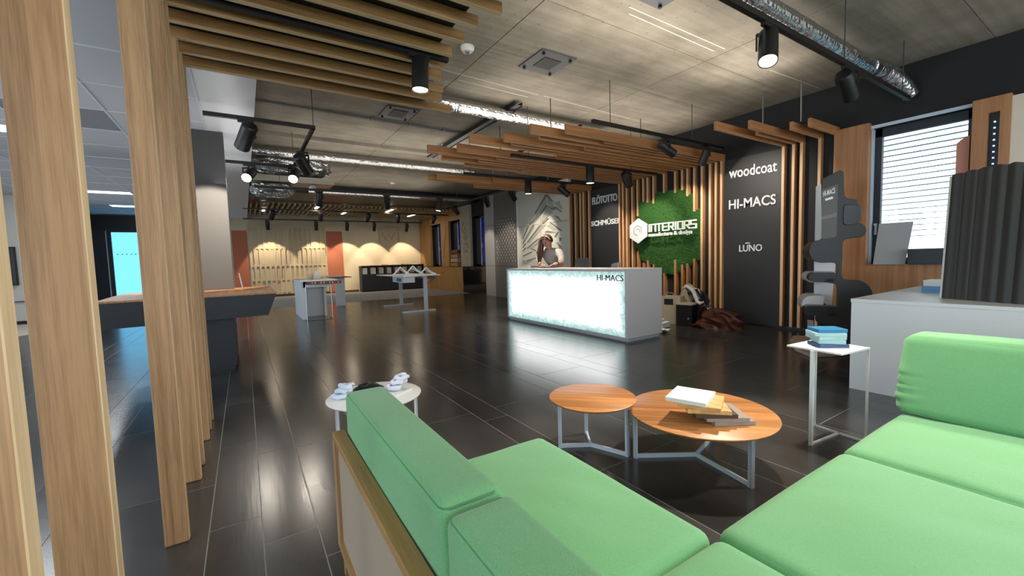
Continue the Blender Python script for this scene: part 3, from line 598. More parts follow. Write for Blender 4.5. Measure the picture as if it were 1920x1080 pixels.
sign('SCHMÜSER', 8.60, 7.50, 2.24, 2.41, 'white lettering, lower of two names on the left charcoal board', bold=.025)

# moss panel
ms = thing('moss_panel', 'green moss panel with stepped outline between the wood fins', 'moss panel', (8.15, 6.1, 1.9))
outl = [(6.93, 2.69), (6.46, 2.67), (6.41, 2.82), (6.2, 2.83), (5.649, 2.83), (5.60, 2.68), (5.44, 2.66), (5.43, 2.33), (5.30, 2.33), (5.30, 1.28), (5.43, 1.26), (5.56, 1.15), (5.92, .96), (6.25, .95), (6.46, 1.10), (6.60, 1.22), (6.86, 1.28), (6.96, 1.5), (7.06, 1.75), (7.06, 2.2), (6.96, 2.33)]
G().prism([(8.14, a, b) for a, b in outl], (.058, 0, 0)).build('backing', 'mossb', ms)
def inside(y, z):
    c = False
    for i in range(len(outl)):
        (a, b), (d, e) = outl[i - 1], outl[i]
        if (b > z) != (e > z) and y < (d - a) * (z - b) / (e - b) + a: c = not c
    return c
g = G(); R4 = random.Random(2); n = 0
while n < 9000:
    yy, zz = R4.uniform(5.28, 7.08), R4.uniform(.93, 2.85)
    if not inside(yy, zz): continue
    n += 1; r = R4.uniform(.018, .034); h = R4.uniform(.015, .045); a = R4.uniform(0, 6)
    p = [(8.142, yy + r * math.cos(a + k * 2.094), zz + r * math.sin(a + k * 2.094)) for k in range(3)]
    tip = (8.142 - h, yy + R4.uniform(-.02, .02), zz + R4.uniform(-.02, .02))
    g.add(p + [tip], [(0, 1, 3), (1, 2, 3), (2, 0, 3)])
o = g.build('moss', 'moss', ms, smooth=True); o['kind'] = 'stuff'
hx = thing('hexagon_emblem', 'white hexagon emblem standing off the moss, left of the white lettering', 'emblem', (7.92, 6.76, 1.98))
def hexa(cy, cz, r, ry): return [(cy + ry * math.sin(a), cz + r * math.cos(a)) for a in [PI / 3 * k for k in range(6)]]
G().prism([(7.90, a, b) for a, b in hexa(6.76, 1.98, .295, .295)], (.035, 0, 0)).build('plate', 'letter', hx, bevel=.004)
g = G(); hh = hexa(6.765, 1.99, .125, .125)
for i in range(6):
    if i == 3: continue
    a, b = hh[i], hh[(i + 1) % 6]; g.bar((7.898, a[0], a[1]), (7.898, b[0], b[1]), .012, .006, (1, 0, 0))
hh = hexa(6.76, 1.97, .065, .065)
for i in (4, 5, 0): a, b = hh[i], hh[(i + 1) % 6]; g.bar((7.898, a[0], a[1]), (7.898, b[0], b[1]), .010, .006, (1, 0, 0))
g.build('emblem_line', 'grey', hx)
for yy in (6.62, 6.9): G().cyl((7.93, yy, 1.98), (8.085, yy, 1.98), .01, 8).build('spacer', 'steel', hx)
def boxy(ch):   # squared stroke letters, (x,z) strokes in a 0..1 cell
    return {'I': [((.5, 0), (.5, 1))], 'N': [((0, 0), (0, 1)), ((0, 1), (1, 1)), ((1, 1), (1, 0))], 'T': [((0, 1), (1, 1)), ((.5, 1), (.5, 0))], 'E': [((0, 0), (0, 1)), ((0, 1), (1, 1)), ((0, .5), (.85, .5)), ((0, 0), (1, 0))],
            'R': [((0, 0), (0, 1)), ((0, 1), (1, 1)), ((1, 1), (1, .45)), ((0, .45), (1, .45)), ((.45, .45), (1, 0))], 'O': [((0, 0), (0, 1)), ((0, 1), (1, 1)), ((1, 1), (1, 0)), ((1, 0), (0, 0))], 'S': [((1, 1), (0, 1)), ((0, 1), (0, .52)), ((0, .52), (1, .48)), ((1, .48), (1, 0)), ((1, 0), (0, 0))]}[ch]
g = G(); yy = 6.455; z0, z1 = 1.945, 2.10
for ch in 'INTERIORS':
    wdt = .035 if ch == 'I' else .115
    for k_, ((a, b), (c, d)) in enumerate(boxy(ch)):
        P0 = Vector((7.91 + .0012 * k_, yy - a * wdt, z0 + b * (z1 - z0))); P1 = Vector((7.91 + .0012 * k_, yy - c * wdt, z0 + d * (z1 - z0))); e = (P1 - P0).normalized() * .012
        g.bar(P0 - e, P1 + e, .026, .03, (1, 0, 0))
    yy -= wdt + .036 + (.006 if ch != 'I' else 0)
tag(g.build('sign_lettering', 'letter'), 'large squared white capital lettering in front of the moss', 'lettering')
tag(lettering('manufacture & design', 7.925, 6.46, 5.35, 1.80, 1.915, depth=.03, bold=.02).build('sign_lettering', 'letter'), 'small white lower-case line of lettering in front of the moss', 'lettering')

# mountain relief behind the desk: four boards with raised strokes
mr = thing('mountain_relief', 'white wall relief of a grey mountain behind the woman, in four boards', 'wall relief', (8.15, 10.9, 1.13))
Y0, Y1, ym_, zm = 9.50, 12.24, at(0, 8.12, 1014, 430).y, at(0, 8.12, 1014, 420).z
for a, b in ((Y0, ym_ - .006), (ym_ + .006, Y1)):
    for c, d in ((1.13, zm - .006), (zm + .006, 3.72)): G().box(8.12, 8.2, a, b, c, d).build('board', 'mural', mr)
G().box(8.10, 8.2, Y0 - .03, Y1 + .03, 1.09, 1.13).box(8.10, 8.2, Y1, Y1 + .03, 1.13, 3.72).box(8.10, 8.2, Y0 - .03, Y0, 1.13, 3.72).build('frame', 'white', mr)
q = lambda a, b: at(0, 8.119, 930 + a / 6.75, 350 + b / 6.75)
def stroke(*pts, m='muralg', d=-.022):
    g = G(); P_ = [q(*p) for p in pts]; g.prism(P_, (d, 0, 0)); o = g.build('relief_stroke', m, mr)
for s_ in ([(630, 95), (655, 100), (590, 200), (500, 345), (495, 335)], [(655, 100), (725, 185), (725, 195), (690, 180), (640, 115)], [(640, 225), (660, 245), (560, 370), (430, 485), (425, 470), (480, 410), (560, 345)],
           [(640, 225), (700, 265), (760, 250), (830, 310), (830, 325), (770, 280), (715, 300), (650, 250)], [(420, 500), (345, 665), (340, 660), (400, 515)], [(490, 480), (345, 725), (340, 715), (470, 480)], [(580, 480), (400, 715), (395, 705), (545, 495)],
           [(645, 390), (670, 410), (600, 470), (580, 475)], [(690, 445), (840, 555), (835, 562), (800, 545), (680, 455)], [(745, 365), (790, 375), (825, 440), (800, 415)], [(620, 580), (650, 555), (740, 575), (770, 575), (700, 585)],
           [(780, 575), (790, 580), (755, 640), (740, 635)], [(805, 645), (838, 650), (815, 690)], [(560, 650), (400, 785), (395, 775), (520, 670)], [(375, 715), (385, 720), (345, 770), (340, 765)], [(375, 770), (385, 775), (345, 820), (340, 815)],
           [(455, 820), (460, 828), (345, 882), (342, 874)], [(525, 890), (525, 900), (400, 945), (385, 935)], [(440, 775), (510, 805), (505, 815), (470, 800)], [(760, 705), (780, 708), (830, 760), (825, 768)]): stroke(*s_)

for s_ in ([(640, 130), (640, 215), (560, 330), (500, 385), (520, 340), (600, 190)], [(655, 135), (700, 190), (740, 245), (700, 255), (652, 212)], [(730, 200), (800, 180), (838, 260), (838, 300), (790, 255)], [(500, 400), (560, 390), (470, 470), (440, 455)],
           [(650, 265), (720, 320), (660, 380), (590, 450), (560, 460), (590, 380)], [(590, 480), (640, 480), (470, 660), (420, 720), (415, 705)], [(690, 470), (760, 540), (730, 560), (640, 500)], [(450, 520), (490, 505), (380, 680), (360, 700)], [(560, 680), (600, 690), (450, 780), (410, 790)],
           [(500, 905), (380, 985), (335, 985), (340, 925), (400, 950)], [(780, 720), (838, 775), (838, 850), (800, 800)]): stroke(*s_, m='muralm', d=-.012)

# ================================================================== RECEPTION
dk = thing('reception_desk', 'long reception desk with glowing veined stone front and white end panel', 'desk', (5.6, 6.45, 0))
gf = G().box(5.165, 5.19, 4.69, 8.23, .075, 1.145).build('glowing_front', 'onyx', dk, label='backlit pale green veined front')
G().box(5.15, 6.02, 4.64, 4.685, .055, 1.185).build('end_panel', 'solid', dk, bevel=.003)
G().box(5.15, 6.02, 8.235, 8.28, .055, 1.185).build('end_panel', 'solid', dk, bevel=.003)
G().box(5.15, 6.02, 4.685, 8.235, 1.147, 1.185).build('worktop', 'solid', dk)
G().box(5.20, 5.22, 4.69, 8.23, .06, 1.14).build('light_box_back', 'white', dk)
G().box(5.155, 5.20, 4.69, 8.23, .03, .072).build('bottom_rail', 'silver', dk)
G().box(5.19, 5.98, 4.67, 8.25, 0, .055).build('plinth', 'silver', dk)
lettering('HI-MACS', 5.164, 5.315, 4.72, .99, 1.09, depth=.012, bold=-.005).build('front_lettering', 'dark', gf, label='thin dark capital lettering on the glowing front')
def chair(px, X0, top, rz, label):
    c = at(0, X0, px, 500); cx, cy = X0, c.y
    t = thing('office_chair', label, 'chair', (cx, cy, 0), 'chairs behind the desk')
    ca, sa = math.cos(rz), math.sin(rz)
    def tr(u, v, z): return (cx + u * ca - v * sa, cy + u * sa + v * ca, z)
    def back(a, b):
        v = (a - .5) * .50 * (1 - .25 * max(0, b - .7)); k = (a - .5) * 2
        return tr(.22 + .06 * b - .10 * k * k, v, .50 + (top - .50) * b - .035 * abs(k) ** 3 * b)
    g = G().sheet(back, 10, 8); o = g.build('shell_back', 'shell', t, smooth=True); md = o.modifiers.new('solid', 'SOLIDIFY'); md.thickness = .025
    def seat(a, b):
        k = (a - .5) * 2; return tr(-.24 + .48 * b, (a - .5) * .50, .54 + .03 * k * k - .03 * math.sin(b * PI))
    o = G().sheet(seat, 8, 8).build('seat', 'shell', t, smooth=True); md = o.modifiers.new('solid', 'SOLIDIFY'); md.thickness = .03
    for u, v in ((-.2, -.2), (-.2, .2), (.2, -.2), (.2, .2)): G().tube([tr(u * .8, v * .8, .53), tr(u * 1.15, v * 1.15, 0)], .012, 8).build('leg', 'black', t, smooth=True)
chair(1083, 6.95, 1.385, .15, 'taller grey shell chair behind the desk, next to the woman')
chair(1139, 6.75, 1.262, -.5, 'lower grey chair back just showing over the middle of the desk')

# papers on the desk
def flat(name, cx, cy, z, a, b, h, rz, m, label, cat, group=None):
    ux = Vector((math.cos(rz), math.sin(rz), 0)); uy = Vector((-math.sin(rz), math.cos(rz), 0))
    o = G().obox((cx, cy, z + h / 2), ux * a / 2, uy * b / 2, (0, 0, h / 2)).build(name, m, loc=(cx, cy, z)); return tag(o, label, cat, group)
p = at(2, 1.19, 1000, 501.5); yy = at(0, 5.75, 995, 498).y
flat('paper_stack', 5.72, yy, 1.185, .24, .34, .03, .1, 'paper', 'stack of pale papers on the desk, left of the woman\'s hands', 'paper')
flat('dark_phone', 5.70, at(0, 5.7, 1002, 500).y, 1.216, .08, .15, .012, .4, 'black', 'small dark phone lying on the pale papers', 'phone')
flat('writing_pad', 5.74, at(0, 5.74, 1026, 500).y, 1.185, .25, .36, .02, 0, 'smoke', 'dark writing pad under the woman\'s hands', 'pad')

# ------------------------------------------------------------------ the woman
pe = thing('person', 'woman with long brown hair and grey jumper bending over the desk to write', 'person', (6.35, 7.85, 0))
A = lambda X_, x, y: at(0, X_, x, y)
hd = A(6.12, 1025.5, 453); nk = A(6.24, 1031, 467); ch = Vector((6.30, nk.y + .0, 1.50)); pel = Vector((6.46, nk.y - .02, 1.02))
shL = A(6.27, 1049, 473); elL = A(6.18, 1055.5, 491); wrL = A(5.92, 1044, 494); haL = A(5.84, 1037, 496)
shR = A(6.27, 1012, 473); elR = A(6.20, 1009, 491); wrR = A(5.94, 1013, 495); haR = A(5.84, 1017.5, 496.5)
for v_ in (haL, haR): v_.z = max(v_.z, 1.232)
def skin(name, nodes, links, m, sub=2):
    me = bpy.data.meshes.new(name); org = ORG[pe.name]
    me.from_pydata([tuple(Vector(p) - org) for p, r in nodes], links, []); me.materials.append(M[m])
    o = bpy.data.objects.new(name, me); C.objects.link(o); o.parent = pe; ORG[o.name] = org
    bm = bmesh.new(); bm.from_mesh(me); sk = bm.verts.layers.skin.verify()
    for i, v in enumerate(bm.verts):
        r = nodes[i][1]; v[sk].radius = r if isinstance(r, tuple) else (r, r); v[sk].use_root = (i == 0)
    bm.to_mesh(me); bm.free()
    k = o.modifiers.new('skin', 'SKIN'); k.use_smooth_shade = True; k.branch_smoothing = .4
    k = o.modifiers.new('sub', 'SUBSURF'); k.levels = sub; k.render_levels = sub
    return o
tilt = (hd - nk).normalized()
nodes = [(pel, (.17, .13)), (Vector((6.42, ch.y, 1.25)), (.19, .14)), (ch, (.19, .14)), (nk, .062), (hd - tilt * .09, .085), (hd + tilt * .01, .125), (hd + tilt * .10, .105), (hd + tilt * .15, .06),
         (shL, .075), (elL, .052), (wrL, .034), (haL, (.045, .025)), (shR, .075), (elR, .052), (wrR, .034), (haR, (.045, .025)),
         (pel + Vector((.02, -.11, -.08)), .115), (Vector((6.44, pel.y - .12, .53)), .075), (Vector((6.48, pel.y - .13, .09)), .05), (Vector((6.36, pel.y - .13, .04)), .042),
         (pel + Vector((.02, .11, -.08)), .115), (Vector((6.46, pel.y + .12, .53)), .075), (Vector((6.50, pel.y + .13, .09)), .05), (Vector((6.38, pel.y + .13, .04)), .042)]
lk = [(0, 1), (1, 2), (2, 3), (3, 4), (4, 5), (5, 6), (6, 7), (2, 8), (8, 9), (9, 10), (10, 11), (2, 12), (12, 13), (13, 14), (14, 15), (0, 16), (16, 17), (17, 18), (18, 19), (0, 20), (20, 21), (21, 22), (22, 23)]
skin('body', nodes, lk, 'skin')
def infl(p, k): return (p[0], tuple(a + k for a in p[1]) if isinstance(p[1], tuple) else p[1] + k)
fL = elL.lerp(wrL, .34); fR = elR.lerp(wrR, .25)
jn = [(pel + Vector((0, 0, .03)), (.245, .245)), infl(nodes[1], .03), infl(nodes[2], .03), (nk - tilt * .03, .078), infl(nodes[8], .035), (shL.lerp(elL, .6), .082), (fL, .068), infl(nodes[12], .035), (shR.lerp(elR, .6), .082), (fR, .066)]
skin('jumper', jn, [(0, 1), (1, 2), (2, 3), (2, 4), (4, 5), (5, 6), (2, 7), (7, 8), (8, 9)], 'jumper')
tn = [(pel + Vector((.0, 0, .06)), (.26, .26)), infl(nodes[16], .02), infl(nodes[17], .025), (nodes[18][0] + Vector((0, 0, .05)), .065), infl(nodes[20], .02), infl(nodes[21], .025), (nodes[22][0] + Vector((0, 0, .05)), .065)]
skin('trousers', tn, [(0, 1), (1, 2), (2, 3), (0, 4), (4, 5), (5, 6)], 'trousers')
# fingers
def fingers(h, wr, name, side):
    d = (h - wr).normalized(); sd = d.cross(Vector((0, 0, 1))).normalized() * side; dn = Vector((0, 0, -1)); g = G()
    for i, (off, L_) in enumerate(((-.030, .070), (-.010, .082), (.011, .078), (.031, .060))):
        p0 = h + d * .025 + sd * off; g.tube([p0, p0 + d * L_ * .45 + dn * .004, p0 + d * L_ * .75 + dn * .022, p0 + d * L_ * .85 + dn * .040], [.0115, .0105, .0095, .007], 8)
    p0 = h - sd * .040 - d * .01; g.tube([p0, p0 - sd * .022 + d * .025, p0 - sd * .014 + d * .055 + dn * .01], [.014, .012, .008], 8)
    g.build(name, 'skin', pe, smooth=True)
fingers(haL, wrL, 'hand_fingers', 1); fingers(haR, wrR, 'hand_fingers', -1)
# face: looks down to the desk
fw_ = Vector((-.78, -.24, -.55)).normalized(); sd_ = fw_.cross(tilt).normalized(); up_ = sd_.cross(fw_).normalized(); hc = hd + up_ * 0
g = G().tube([hc + fw_ * .110 + up_ * .035, hc + fw_ * .142 - up_ * .012, hc + fw_ * .118 - up_ * .03], [.010, .019, .012], 8)
g.build('nose', 'skin', pe, smooth=True)
G().tube([hc + fw_ * .112 - up_ * .062 - sd_ * .03, hc + fw_ * .126 - up_ * .064, hc + fw_ * .112 - up_ * .062 + sd_ * .03], [.006, .010, .006], 8).build('mouth', plain('lips', (180, 92, 88), .4), pe, smooth=True)
for s_ in (-1, 1):
    G().ball(hc + fw_ * .105 + sd_ * .042 * s_ + up_ * .025, .017, 6, (1, 1, .6)).build('eyelid', 'skin', pe, smooth=True); G().tube([hc + fw_ * .121 + sd_ * .028 * s_ + up_ * .017, hc + fw_ * .124 + sd_ * .044 * s_ + up_ * .014, hc + fw_ * .116 + sd_ * .058 * s_ + up_ * .018], .0035, 6).build('eyelashes', 'hair', pe)
    G().tube([hc + fw_ * .114 + sd_ * .022 * s_ + up_ * .052, hc + fw_ * .112 + sd_ * .06 * s_ + up_ * .05], .006, 6).build('eyebrow', 'hair', pe)
    G().ball(hc + sd_ * .122 * s_ - up_ * .0, .032, 6, (.9, .5, 1.2)).build('ear', 'skin', pe, smooth=True)
# hair: cap and a long fall over her right shoulder
def cap(a, b):
    th = a * 2 * PI; ph = b * 1.9
    fr_ = math.cos(th); lim = 1.0 if fr_ < 0 else 1 - .58 * fr_
    ph *= lim; d = up_ * math.cos(ph) + (fw_ * math.cos(th) + sd_ * math.sin(th)) * math.sin(ph)
    return hc + up_ * .03 + d * (.152 + .006 * math.sin(th * 9))
o = G().sheet(cap, 28, 10).build('hair', 'hair', pe, smooth=True); md = o.modifiers.new('solid', 'SOLIDIFY'); md.thickness = .02
g = G(); R5 = random.Random(9)
root = A(6.06, 1016, 456); mid = A(6.03, 1012, 474); end = A(6.02, 1010.5, 493)
for i in range(16):
    o1 = Vector((R5.uniform(-.05, .05), R5.uniform(-.05, .05), R5.uniform(-.02, .05))); o2 = Vector((R5.uniform(-.05, .05), R5.uniform(-.07, .07), 0)); o3 = Vector((R5.uniform(-.04, .04), R5.uniform(-.06, .06), R5.uniform(-.03, .10)))
    g.tube([root + o1 + Vector((.03, -.03, .08)), root + o1, mid + o2, end + o3], [.02, .032, .03, .008], 7)
g.build('hair_fall', 'hair', pe, smooth=True)
pts = [hc + up_ * .155 * math.cos(a) * 1.02 + sd_ * .158 * math.sin(a) + fw_ * .045 for a in [(-1.25 + 2.5 * i / 12) for i in range(13)]]
G().tube([p + up_ * .03 for p in pts], .010, 8).build('hair_band', 'hairl', pe, smooth=True)
d = (wrL - elL).normalized(); G().tube([wrL - d * .03, wrL - d * .005], .043, 14).build('wrist_watch', 'black', pe, smooth=True)
G().tube([haR + Vector((-.05, -.01, .05)), haR + Vector((-.11, 0, -.04))], .006, 6).build('pen', 'black', pe)

# ------------------------------------------------------------------ bags and boxes on the floor right of the desk
B_ = lambda x, y: at(2, 0, x, y)
def paperbag(x, y, w_, d_, h, rz, m, label, name='paper_bag', cat='bag'):
    c = Vector((x, y, 0)); t = thing(name, label, cat, (x, y, 0))
    ux = Vector((math.cos(rz), math.sin(rz), 0)); uy = Vector((-math.sin(rz), math.cos(rz), 0)); e = .006
    g = G()
    for s_ in (-1, 1):
        g.obox(c + ux * s_ * w_ / 2 + Vector((0, 0, h / 2)), ux * e, uy * d_ / 2, (0, 0, h / 2)); g.obox(c + uy * s_ * d_ / 2 + Vector((0, 0, h / 2)), ux * w_ / 2, uy * e, (0, 0, h / 2))
    g.obox(c + Vector((0, 0, e)), ux * w_ / 2, uy * d_ / 2, (0, 0, e)); g.build('bag_body', m, t)
    return t, ux, uy, c
t, ux, uy, c = paperbag(7.35, 5.42, .28, .42, .56, .3, 'card', 'tall pale paper bag with dark label, standing right of the desk')
G().obox(c - ux * .148 + uy * .02 + Vector((0, 0, .45)), ux * .002, uy * .09, (0, 0, .06)).build('label_patch', 'dark', t)
g = G().tube([c - ux * .14 + uy * .1 + Vector((0, 0, .545)), c - ux * .14 + uy * .06 + Vector((0, 0, .63)), c - ux * .14 - uy * .06 + Vector((0, 0, .63)), c - ux * .14 - uy * .1 + Vector((0, 0, .545))], .007, 6); g.build('handle', 'card', t)
t, ux, uy, c = paperbag(7.30, 5.05, .26, .30, .42, .2, 'black', 'black lidded carton in front of the beige bag', 'carton', 'box')
G().obox(c + Vector((0, 0, .43)), ux * .14, uy * .16, (0, 0, .015)).build('lid', 'card', t)
def heap(name, label, cat, c, rx, ry, rz_, m, seed, n=22, p=1.0, parts=None, amp=.16):
    R_ = random.Random(seed); ph = [(R_.uniform(1.5, 6), R_.uniform(1, 5), R_.uniform(0, 6)) for _ in range(6)]
    t = thing(name, label, cat, c)
    def f(a, b):
        th = a * 2 * PI; k = math.sin(min(b, 1) * PI / 2); r = math.cos(b * PI / 2) ** .5 if b < 1 else 0
        w_ = 1 + amp * sum(math.sin(q0 * th + q1 * b * 3 + q2) for q0, q1, q2 in [(round(u), v, x) for u, v, x in ph]) / 2
        return (c[0] + rx * r * math.cos(th) * w_, c[1] + ry * r * math.sin(th) * w_, c[2] + rz_ * k * (1 + amp * math.sin(th * 3 + seed) * b))
    G().sheet(f, n, n // 2).build('cloth', m, t, smooth=True); return t
heap('tote_bag', 'beige soft bag behind the cartons, right of the desk', 'bag', (7.62, 5.24, .0), .15, .20, .70, 'card', 4)
t = heap('black_coat', 'black coat slumped between beige bag and brown leather bag', 'coat', (7.62, 4.95, 0), .20, .18, .58, 'blackcloth', 8)
g = G(); R6 = random.Random(21)
t = thing('striped_scarf', 'grey and black striped scarf crumpled on top of the bags', 'scarf', (7.5, 5.0, .58))
for i, mm in enumerate(('paper', 'blackcloth', 'grey', 'blackcloth', 'paper', 'blackcloth', 'card')):
    pts = []
    for k in range(7):
        pts.append((7.42 + .05 * i * .7 + R6.uniform(-.03, .03), 5.22 - k * .075 + R6.uniform(-.02, .02), .70 - .05 * k * (k > 3) + .045 * math.sin(k * 1.3 + i) + R6.uniform(-.02, .03) - .012 * i))
    G().tube(pts, [.012, .035, .04, .036, .04, .034, .015], 8).build('fold', mm, t, smooth=True)
t = heap('leather_bag', 'slouched brown leather bag on the floor at the foot of the fins', 'bag', (7.50, 4.50, 0), .30, .38, .30, 'leather', 15, 40, amp=.22)
G().tube([(7.20, 4.72, .25), (7.12, 4.62, .42), (7.18, 4.48, .45), (7.25, 4.40, .22)], .016, 8).build('strap', 'leather', t, smooth=True)
G().tube([(7.14, 4.82, .05), (7.10, 4.60, .10), (7.14, 4.40, .07)], .02, 8).build('strap', 'leather', t, smooth=True)
G().ball((7.13, 4.90, .16), .02, 6).build('buckle', 'steel', t, smooth=True)
def carton(x, y, w_, d_, h, rz, label):
    t = thing('white_carton', label, 'box', (x, y, 0)); ux = Vector((math.cos(rz), math.sin(rz), 0)); uy = Vector((-math.sin(rz), math.cos(rz), 0))
    G().obox((x, y, h * .32), ux * w_ / 2, uy * d_ / 2, (0, 0, h * .32)).build('tray', 'paper', t, bevel=.004)
    G().obox((x + .01, y + .02, h * .82), ux * w_ * .36, uy * d_ * .34, (0, 0, h * .18)).build('lid', 'paper', t, bevel=.012); return t
carton(6.75, 5.36, .34, .44, .15, .25, 'flat white carton with raised lid on the floor beside the paper bag')
t = thing('crumpled_papers', 'crumpled cream papers on the floor at the desk corner', 'paper', (6.35, 5.0, 0))
for k, (x_, y_, z_) in enumerate(((6.35, 5.02, .02), (6.38, 4.95, .05), (6.30, 5.08, .05))):
    G().sheet(lambda a, b, k=k, x_=x_, y_=y_, z_=z_: (x_ + (a - .5) * .22, y_ + (b - .5) * .34, z_ + .025 * math.sin(a * 7 + k * 2) * math.cos(b * 5 + k)), 8, 8).build('sheet', 'paper' if k else 'card', t)
t = None

# ================================================================== SOFA
so = thing('corner_sofa', 'bright green L-shaped modular sofa on a pale wood frame in the foreground', 'sofa', (1.4, .9, 0))
ST = .375
def wob(seed, amp, fx=9, fy=7):
    R_ = random.Random(seed); ph = [R_.uniform(0, 6) for _ in range(4)]
    def f(q, p):
        if p[2] > .5:
            k = (1 - p[0] ** 4) * (1 - p[1] ** 4)
            q.z += amp * k * (math.sin(fx * q.x + 4 * q.y + ph[0]) * .5 + math.sin(fy * q.y - 6 * q.x + ph[1]) * .5 + .6 * math.sin(21 * q.x + 13 * q.y + ph[2]) * math.sin(5 * q.y + ph[3]))
        return q
    return f
def cushion(name, x0, x1, y0, y1, z0, z1, seed, **k):
    o = G().soft(x0, x1, y0, y1, z0, z1, fn=k.pop('fn', wob(seed, .009)), **k).build(name, 'green', so, smooth=True); return o
cushion('seat_cushion', .50, 1.405, .853, 1.93, .20, ST, 1, r=.05, puff=.022, n=24)
cushion('seat_cushion', .50, 1.413, -.25, .847, .20, ST, 2, r=.05, puff=.022, n=24)
cushion('seat_cushion', 1.419, 2.535, -.25, .865, .20, ST, 3, r=.05, puff=.022, n=24)
cushion('seat_cushion', 2.543, 3.46, -.25, .865, .20, ST, 4, r=.05, puff=.022, n=24)
def wedge(x_back, x_top, x_bot, z0, z1, rev=False):
    def f(q, p):
        t = (q.z - z0) / (z1 - z0); front = x_bot + (x_top - x_bot) * max(0, min(1, t)); c = (q.x - x_back) / (x_bot - x_back)
        q.x = x_back + (front - x_back) * c; return q
    return f
BT = .83
for y0, y1 in ((.872, 1.965), (-.25, .858)):
    bc_ = cushion('back_cushion', .345, .66, y0, y1, ST - .03, BT, 5, r=.035, puff=.012, n=22, fn=wedge(.345, .518, .66, ST, BT))
    c_ = .02; xa, xb, ya, yb = .3535, .510, y0 + .009, y1 - .009
    o = G().tube([(xa, ya + c_, BT - .010), (xa, (ya + yb) / 2, BT - .010), (xa, yb - c_, BT - .010), (xa + .006, yb - .006, BT - .010), (xa + c_, yb, BT - .010), (xb - c_, yb, BT - .010), (xb, yb - c_, BT - .010), (xb, (ya + yb) / 2, BT - .010), (xb, ya + c_, BT - .010), (xb - c_, ya, BT - .010), (xa + c_, ya, BT - .010), (xa + .006, ya + .006, BT - .010), (xa, ya + c_, BT - .010)], .0034, 6).build('piping', 'greend', bc_, smooth=True)
def gather(q, p):
    q = wedge(3.80, 3.545, 3.36, ST, .845)(q, p)
    if p[1] > .72:
        k = ((p[1] - .72) / .28) ** 1.5; w_ = math.sin(q.z * 88 + 3 * math.sin(q.z * 23)) * (.5 + .5 * math.sin(q.z * 13 + 1)); q.x += -.009 * k * w_ * (1 if p[0] < 0 else .3); q.y += .006 * k * w_
    return q
cushion('back_cushion', 3.36, 3.80, -.22, .885, ST + .005, .845, 6, r=.05, puff=.02, n=40, fn=gather)
FR = .655
G().box(.285, .338, -.28, 1.975, FR - .03, FR).build('frame_rail', 'oaky', so, bevel=.003)
G().box(.285, .338, 1.925, 1.975, .13, FR - .03).build('frame_stile', 'oak', so, bevel=.003)
G().box(.285, .338, -.28, -.23, .13, FR - .03).build('frame_stile', 'oak', so)
G().box(.285, .338, -.23, 1.925, .13, .17).build('frame_rail', 'oaky', so)
G().box(.300, .325, -.23, 1.925, .17, FR - .03).build('linen_back', 'linen', so)
G().box(.338, 1.38, -.24, 1.96, .12, .20).box(1.38, 3.9, -.24, .85, .12, .20).build('base_frame', 'oaky', so)
G().box(3.80, 3.85, -.28, .86, .13, .62).build('frame_rail', 'oaky', so, bevel=.003)
for x_, y_ in ((.30, 1.90), (1.3, 1.88), (.30, -.2), (3.8, .80), (1.5, .78), (2.6, .78), (3.8, -.2)):
    G().box(x_, x_ + .05, y_, y_ + .05, 0, .13).build('leg', 'oak', so)

# ================================================================== TABLES
def round_table(name, label, c, r, z, th, top, legm, legs, star, group, bw=.028, parts=True):
    t = thing(name, label, 'table', (c[0], c[1], 0), group)
    o = G().lathe([(r - .02, z - th), (r - .004, z - th * .55), (r, z - .003), (r - .004, z), (.001, z)], c[0], c[1], 72).build('tabletop', top, t); smooth_angle(o, 40)
    for lx, ly in legs:
        d = Vector((star[0] - lx, star[1] - ly, 0)).normalized()
        g = G().box(0, 0, 0, 0, 0, 0); g = G()
        n_ = Vector((-d.y, d.x, 0)); P_ = Vector((lx, ly, 0))
        g.obox(P_ + Vector((0, 0, (z - th) / 2)), d * .006, n_ * bw / 2, (0, 0, (z - th) / 2))
        L_ = (Vector((star[0], star[1], 0)) - P_).length
        g.obox(P_ + d * L_ / 2 + Vector((0, 0, bw / 2)), d * L_ / 2, n_ * .006, (0, 0, bw / 2))
        g.obox(P_ + d * L_ / 2 + Vector((0, 0, z - th - .006)), d * L_ / 2, n_ * .012, (0, 0, .006))
        g.obox(P_ + d * .006 + Vector((0, 0, (z - th) / 2)), d * .012, n_ * bw / 2, (0, 0, (z - th) / 2))
        g.build('leg', legm, t)
    return t
round_table('coffee_table', 'smaller and higher round oak coffee table, left of the pair', (2.035, 2.165), .305, .41, .022, 'oakround', 'legw', [(2.183, 1.968), (1.885, 2.36), (2.215, 2.43)], (2.083, 2.237), 'round oak coffee tables')
round_table('coffee_table', 'larger and lower round oak coffee table carrying a fan of sample boards', (2.545, 1.66), .468, .34, .022, 'oakround', 'legw', [(2.206, 1.932), (2.467, 1.27), (2.93, 1.80)], (2.56, 1.70), 'round oak coffee tables')
